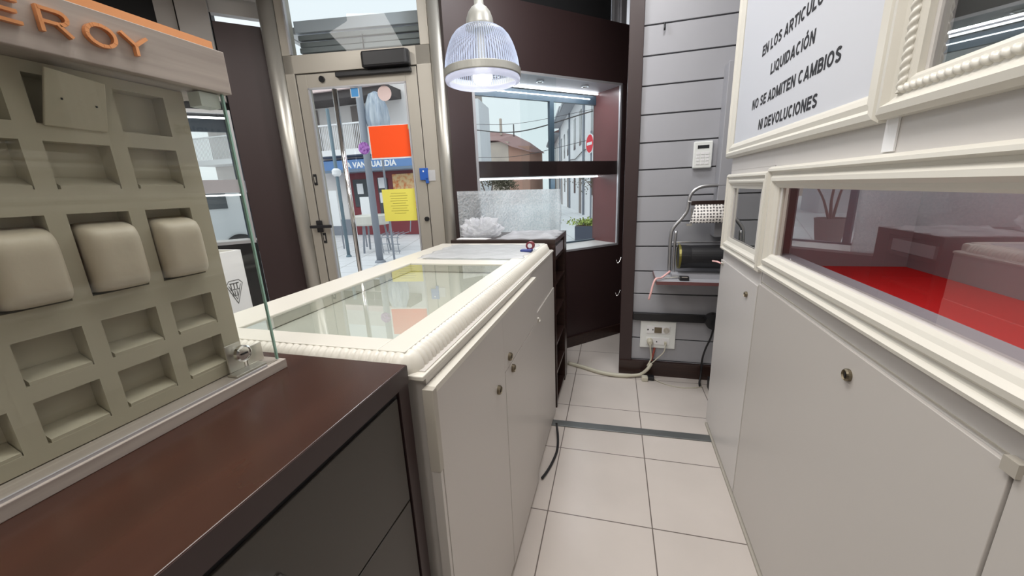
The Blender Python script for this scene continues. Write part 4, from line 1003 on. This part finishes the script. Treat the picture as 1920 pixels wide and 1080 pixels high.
# street poles, parasol, café furniture
def pole(name, x, y, r, h, material, label, cat='pole'):
    p = empty(name, (x, y, -.02), label, cat)
    obj('shaft', lathe([(r, -.02), (r * .95, h)], (x, y, 0), 16), material, p, smooth=True)
    obj('foot', lathe([(r * 1.6, -.02), (r * 1.6, .0), (r * 1.1, .03)], (x, y, 0), 16), material, p); return p
pp = pole('street_pole', -4.50, 6.44, .065, 3.6, 'pole', 'thick grey street pole seen through the door')
pp = pole('slim_pole', -5.66, 7.0, .035, 2.95, 'teal_pole', 'slim teal pole left of the door pull bar')
obj('collar', lathe([(.05, 1.66), (.09, 1.70), (.09, 1.78), (.045, 1.82)], (-5.66, 7.0, 0), 14), 'white', pp)
pa = empty('closed_parasol', (-4.27, 6.5, 2.3), 'folded blue-grey parasol strapped beside the thick street pole', 'parasol')
bm = lathe([(.02, 2.30), (.15, 2.36), (.19, 2.6), (.17, 2.8), (.10, 3.0), (.02, 3.05)], (-4.30, 6.62, 0), 48, rib=.18, ribn=8)
obj('canopy', bm, 'parasol', pa, smooth=True)
obj('parasol_shaft', lathe([(.02, -.02), (.02, 2.35)], (-4.30, 6.62, 0), 10), 'pole', pa)
ta = empty('cafe_table', (-5.6, 7.6, -.02), 'white-rimmed outdoor table behind the pull bar', 'table')
obj('tabletop', lathe([(.40, .60), (.43, .63), (.43, .80), (.40, .82)], (-5.55, 7.8, 0), 32), 'cream', ta, smooth=False)
for a in (.4, 2.5, 4.6): obj('leg', tube([(-5.55 + .28 * math.cos(a), 7.8 + .28 * math.sin(a), .60), (-5.55 + .36 * math.cos(a), 7.8 + .36 * math.sin(a), -.02)], .022, 8), 'pole', ta)
ch = empty('wire_chair', (-4.9, 7.6, -.02), 'dark wire chair beside the white outdoor table', 'chair')
bm = bmesh.new()
for k in range(5):
    x = -5.15 + k * .13; tube(smooth_path([(x, 7.35, .0), (x, 7.33, .35), (x + .02, 7.5, .40), (x + .02, 7.8, .42)], 4), .009, 5, bm=bm)
for z in (.05, .2, .34): tube(smooth_path([(-5.2, 7.36, z), (-4.9, 7.28, z + .02), (-4.6, 7.36, z)], 4), .009, 5, bm=bm)
obj('seat_frame', bm, 'pole', ch)
obj('backrest', tube(smooth_path([(-5.15, 7.85, .42), (-5.13, 7.95, .78), (-4.87, 7.98, .86), (-4.63, 7.95, .78), (-4.6, 7.85, .42)], 5), .012, 6), 'pole', ch)
for i, (x, y, z0, z1, w_, lab) in enumerate(((-6.05, 8.4, .75, 1.22, .36, 'white menu board standing by the café front'), (-6.9, 8.1, .55, 1.40, .50, 'tall white menu board left of the slim pole'))):
    s = empty('menu_board', (x, y, -.02), lab, 'sign board')
    obj('board', B((x - w_ / 2, x + w_ / 2, y, y + .03, z0, z1)), 'white', s)
    obj('leg', B((x - w_ / 2, x - w_ / 2 + .03, y + .005, y + .025, -.02, z0)), 'pole', s); obj('leg', B((x + w_ / 2 - .03, x + w_ / 2, y + .005, y + .025, -.02, z0)), 'pole', s)

# right-hand row of white houses with deep eaves
SD = Vector((-.2238, .9746, 0)); SP = Vector((-.94, 15.05, 0)); SN = Vector((.9746, .2238, 0))
SF = lambda p: SP + SD * p[0] + SN * p[1] + Vector((0, 0, p[2]))
hs = [(-7.5, 3.0, 5.9), (3.0, 9.0, 5.4), (9.0, 16.0, 5.6), (16, 26, 5.2)]
labs = ['nearest white terraced house on the right of the street', 'second white terraced house with the long eave', 'third terraced house down the street on the right', 'farthest terraced house down the street on the right']
for (a, b, hh), lab in zip(hs, labs):
    c = SF(((a + b) / 2, 2, -.02)); hbd = empty('terraced_house', c, lab, 'house', 'white terraced houses')
    obj('wall', LB(SF, (a, b, 0, 5, -.02, hh)), 'house_white', hbd)
    obj('eave', LB(SF, (a, b, -.55, .0, hh - .12, hh), (a, b, -.62, -.55, hh - .05, hh + .10)), 'eave_grey', hbd)
    bm = bmesh.new()
    q = [bm.verts.new(SF(p)) for p in ((a, -.6, hh + .01), (b, -.6, hh + .01), (b, 2.5, hh + 1.2), (a, 2.5, hh + 1.2), (b, 5, hh + .01), (a, 5, hh + .01))]
    for f in ((0, 1, 2, 3), (3, 2, 4, 5), (0, 3, 5), (1, 4, 2), (0, 5, 4, 1)): bm.faces.new([q[i] for i in f])
    obj('roof', bm, 'roof_red', hbd)
    n = int((b - a) / 2.3)
    for k in range(n):
        s = a + .9 + k * 2.3
        obj('window', LB(SF, (s, s + .75, -.02, -.001, 3.1, 4.6)), 'window_dark', hbd)
        if k % 2: obj('window', LB(SF, (s, s + .7, -.02, -.001, .9, 2.0)), 'window_dark', hbd)
        else: obj('doorway', LB(SF, (s, s + .8, -.02, -.001, -.02, 2.1)), 'brown_shut', hbd)
    obj('drainpipe', tube([SF((b - .15, -.06, .0)), SF((b - .15, -.06, hh - .13))], .05, 8), 'pole', hbd)
    obj('wall_cable', tube([SF((a + .1, -.04, 2.75)), SF(((a + b) / 2, -.04, 2.6)), SF((b - .1, -.04, 2.75))], .02, 5), 'cafe_dark', hbd)
# left white house, brown gabled house
h2 = empty('corner_house', (-8, 17.5, -.02), 'grey-white corner house at the left edge of the window view', 'house')
obj('wall', prism([(-12, 16.2), (-5.75, 16.2), (-6.0, 18.3), (-12, 20)], -.02, 4.9), 'house_white', h2)
obj('roof', prism([(-12, 16.2), (-5.95, 16.2), (-6.2, 18.0), (-12, 20)], 4.9, 5.5), 'house_beige', h2)
obj('window', B((-7.6, -7.1, 16.17, 16.199, 1.9, 3.3)), 'window_dark', h2)
obj('window', B((-6.85, -6.5, 16.17, 16.199, 1.9, 3.3)), 'window_dark', h2)
gh = empty('gabled_house', (-10, 34, -.02), 'brown gabled house with a red tiled roof at the end of the street', 'house')
obj('wall', prism([(-16, 31.5), (-8.85, 31.5), (-8.85, 38), (-16, 38)], -.02, 4.95), 'house_beige', gh)
obj('side_wall', prism([(-8.84, 31.5), (-7.35, 32.5), (-7.35, 38), (-8.84, 38)], -.02, 4.6), 'house_brick', gh)
bm = bmesh.new()
q = [bm.verts.new(p) for p in ((-16, 31.2, 5.35), (-9.6, 31.2, 5.05), (-8.5, 31.2, 4.5), (-7.2, 32.4, 4.1), (-16, 34, 7.2), (-9.0, 34, 5.75), (-7.6, 34, 5.0), (-7.1, 38, 4.4), (-16, 38, 5.0))]
for f in ((0, 1, 5, 4), (1, 2, 6, 5), (2, 3, 6), (3, 7, 6), (4, 5, 6, 7, 8), (0, 8, 7, 3, 2, 1)): bm.faces.new([q[i] for i in f])
obj('roof', bm, 'roof_red', gh)
obj('chimney', B((-10.05, -9.88, 33.3, 33.5, 5.7, 7.0)), 'house_beige', gh)
tag(obj('roof_aerial', tube([(-8.9, 33.6, 5.5), (-8.9, 33.6, 6.5)], .05, 6), 'cafe_dark'), 'thin dark vent pipe on the brown house roof', 'pipe')
for i, (za, zc, zb, r, lab) in enumerate(((3.72, 3.42, 3.85, .022, 'thick black overhead cable across the window view'), (3.9, 3.72, 3.9, .008, 'thin upper overhead wire'), (2.6, 2.52, 2.9, .010, 'lower thin overhead wire'))):
    tag(obj('overhead_cable', tube(smooth_path([(-6.2 if i == 0 else -6.0, 16.0, za), (-3.9, 15.6, zc), (-1.05, 15.2, zb)], 8), r, 6), 'cafe_dark'), lab, 'cable', 'overhead street cables')
# no-entry sign
ne = empty('no_entry_sign', (-1.02, 13.6, -.02), 'round red no-entry sign with a white bar on the right', 'road sign')
obj('post', lathe([(.03, -.02), (.03, 3.0)], (-1.0, 13.7, 0), 12), 'pole', ne)
za_ = math.radians(62); sn = Vector((-math.sin(za_), -math.cos(za_), 0)); sr = Vector((math.cos(za_), -math.sin(za_), 0)); cc = Vector((-1.03, 13.66, 2.60))
def sdisc(r, o0, o1):
    bm = bmesh.new(); R_ = [[bm.verts.new(cc + sr * r * math.cos(k * PI / 20) + Vector((0, 0, r * math.sin(k * PI / 20))) + sn * o) for k in range(40)] for o in (o0, o1)]
    bm.faces.new(R_[0]); bm.faces.new(R_[1][::-1])
    for i in range(40): bm.faces.new([R_[0][i], R_[0][(i + 1) % 40], R_[1][(i + 1) % 40], R_[1][i]])
    return bm
obj('plate', sdisc(.31, 0, .02), 'white', ne); obj('red_disc', sdisc(.28, .0205, .026), 'sign_red', ne)
bm = bmesh.new(); q = []
for o in (.0265, .031):
    for a, b in ((-1, -1), (1, -1), (1, 1), (-1, 1)): q.append(bm.verts.new(cc + sr * .2 * a + Vector((0, 0, .045 * b)) + sn * o))
for f in ((0, 1, 2, 3), (7, 6, 5, 4), (0, 4, 5, 1), (1, 5, 6, 2), (2, 6, 7, 3), (3, 7, 4, 0)): bm.faces.new([q[i] for i in f])
obj('white_bar', bm, 'white', ne)
# planter with a bare tree
def leaves(c, rad, n, s, seed, bm=None):
    rnd = random.Random(seed); bm = bm or bmesh.new()
    for _ in range(n):
        p = Vector((rnd.gauss(0, 1) * rad[0], rnd.gauss(0, 1) * rad[1], rnd.gauss(0, 1) * rad[2])) + Vector(c)
        a = Vector((rnd.gauss(0, 1), rnd.gauss(0, 1), rnd.gauss(0, 1))).normalized() * s; b = a.orthogonal().normalized() * s * .5
        bm.faces.new([bm.verts.new(p - a), bm.verts.new(p + b), bm.verts.new(p + a), bm.verts.new(p - b)])
    return bm
def tree(name, base, label, cat, trunks, leafmat, clouds):
    t = empty(name, base, label, cat)
    bm = bmesh.new()
    for path_, r0, r1 in trunks:
        P = smooth_path(path_, 5); n = len(P); tube(P, [r0 + (r1 - r0) * i / (n - 1) for i in range(n)], 7, bm=bm)
    obj('branches', bm, 'bark', t)
    bm = bmesh.new()
    for i, (c, rad, n, s) in enumerate(clouds): leaves(c, rad, n, s, 20 + i, bm)
    o = obj('foliage', bm, leafmat, t); return t
px, py = -.62, 9.5
t = empty('rectangular_planter', (px, py, -.02), 'slate blue rectangular planter outside the right window', 'planter')
obj('trough', B((px - .42, px + .6, py - .25, py + .25, -.02, .34)), 'planter', t, bevel=.01)
obj('soil', B((px - .39, px + .57, py - .22, py + .22, .34, .345)), 'bark', t)
obj('low_plants', leaves((px + .05, py, .42), (.26, .12, .04), 900, .035, 5), 'leaf', t)
tree('small_tree', (px + .05, py, .34), 'small bare tree growing in the slate blue planter', 'tree',
     [([(px + .08, py, .34), (px + .05, py, .75), (px - .02, py, 1.15), (px - .06, py, 1.5)], .05, .02), ([(px + .12, py, .34), (px + .15, py, .8), (px + .1, py, 1.3)], .035, .012), ([(px - .0, py, 1.05), (px + .15, py, 1.3), (px + .3, py, 1.45)], .02, .008), ([(px - .03, py, 1.2), (px - .2, py, 1.4)], .015, .006)],
     'leaf_dark', [((px, py, 1.4), (.25, .2, .12), 300, .025)])
# big pot with a branching shrub, mirrored in the cabinet glass
qx, qy = -3.0, 9.0
t = empty('round_pot', (qx, qy, -.02), 'large brown-grey plant pot seen only as a reflection in the cabinet glass', 'pot')
obj('pot_body', lathe([(.20, -.02), (.235, .2), (.26, .42), (.275, .46), (.245, .46), (.23, .40), (.02, .40)], (qx, qy, 0), 28), 'pot', t)
tree('potted_shrub', (qx, qy, .40), 'branching shrub in the large pot, seen reflected in the cabinet glass', 'shrub',
     [([(qx, qy, .40), (qx + .04, qy, .8), (qx + .02, qy, 1.2), (qx + .06, qy, 1.5)], .03, .012), ([(qx + .03, qy, .40), (qx + .17, qy, .8), (qx + .35, qy, 1.15), (qx + .38, qy, 1.4)], .025, .01), ([(qx - .02, qy, .40), (qx - .1, qy, 1.0), (qx - .24, qy, 1.5)], .028, .012)],
     'leaf_dark', [((qx + .34, qy, 1.40), (.14, .12, .09), 700, .03), ((qx + .05, qy, 1.52), (.16, .16, .08), 450, .03)])
struct('trim_kerb', B((-6, -1.6, 11.6, 11.8, -.02, .10)) if False else B((-3.6, -2.0, 12.0, 12.2, -.02, .10)), 'white')

# parked white car seen through the left window
cx, cy_ = -8.7, 5.1
car = empty('parked_car', (cx, cy_, -.02), 'white parked car seen through the left display window', 'car')
CF = basis((cx, cy_, 0), 75)
prof = [(-2.1, .35), (-2.1, .85), (-1.9, 1.0), (-1.1, 1.1), (-.5, 1.62), (1.3, 1.68), (1.9, 1.15), (2.1, 1.0), (2.1, .35)]
bm = bmesh.new(); A = [[bm.verts.new(CF((s, o, z))) for s, z in prof] for o in (-.85, .85)]
bm.faces.new(A[0]); bm.faces.new(A[1][::-1])
for i in range(len(prof)): j = (i + 1) % len(prof); bm.faces.new([A[0][i], A[0][j], A[1][j], A[1][i]])
obj('body', bm, 'car', car, bevel=.06)
obj('side_window', prism([(0, 0)] * 0 or [(-.85, -.87), (1.2, -.87), (1.2, -.86), (-.85, -.86)], 1.12, 1.52, f=CF), 'window_dark', car)
for s in (-1.3, 1.3):
    for o in (-.80, .80):
        bm = lathe([(.10, -.1), (.31, -.1), (.31, .1), (.10, .1)], (0, 0, 0), 20, axis='y')
        c_ = Vector((s, o, .29)); transform(bm, lambda v: CF(v + c_)); obj('wheel', bm, 'rubber', car)
hb = empty('street_building', (-13, 9, -.02), 'pale building behind the parked car', 'building')
obj('wall', B((-17, -14.2, -2, 10.5, -.02, 6)), 'cafe_wall', hb)
for y in (3, 5.2, 7.4): obj('window', B((-14.2, -14.15, y, y + 1, 1.2, 2.6)), 'window_dark', hb)
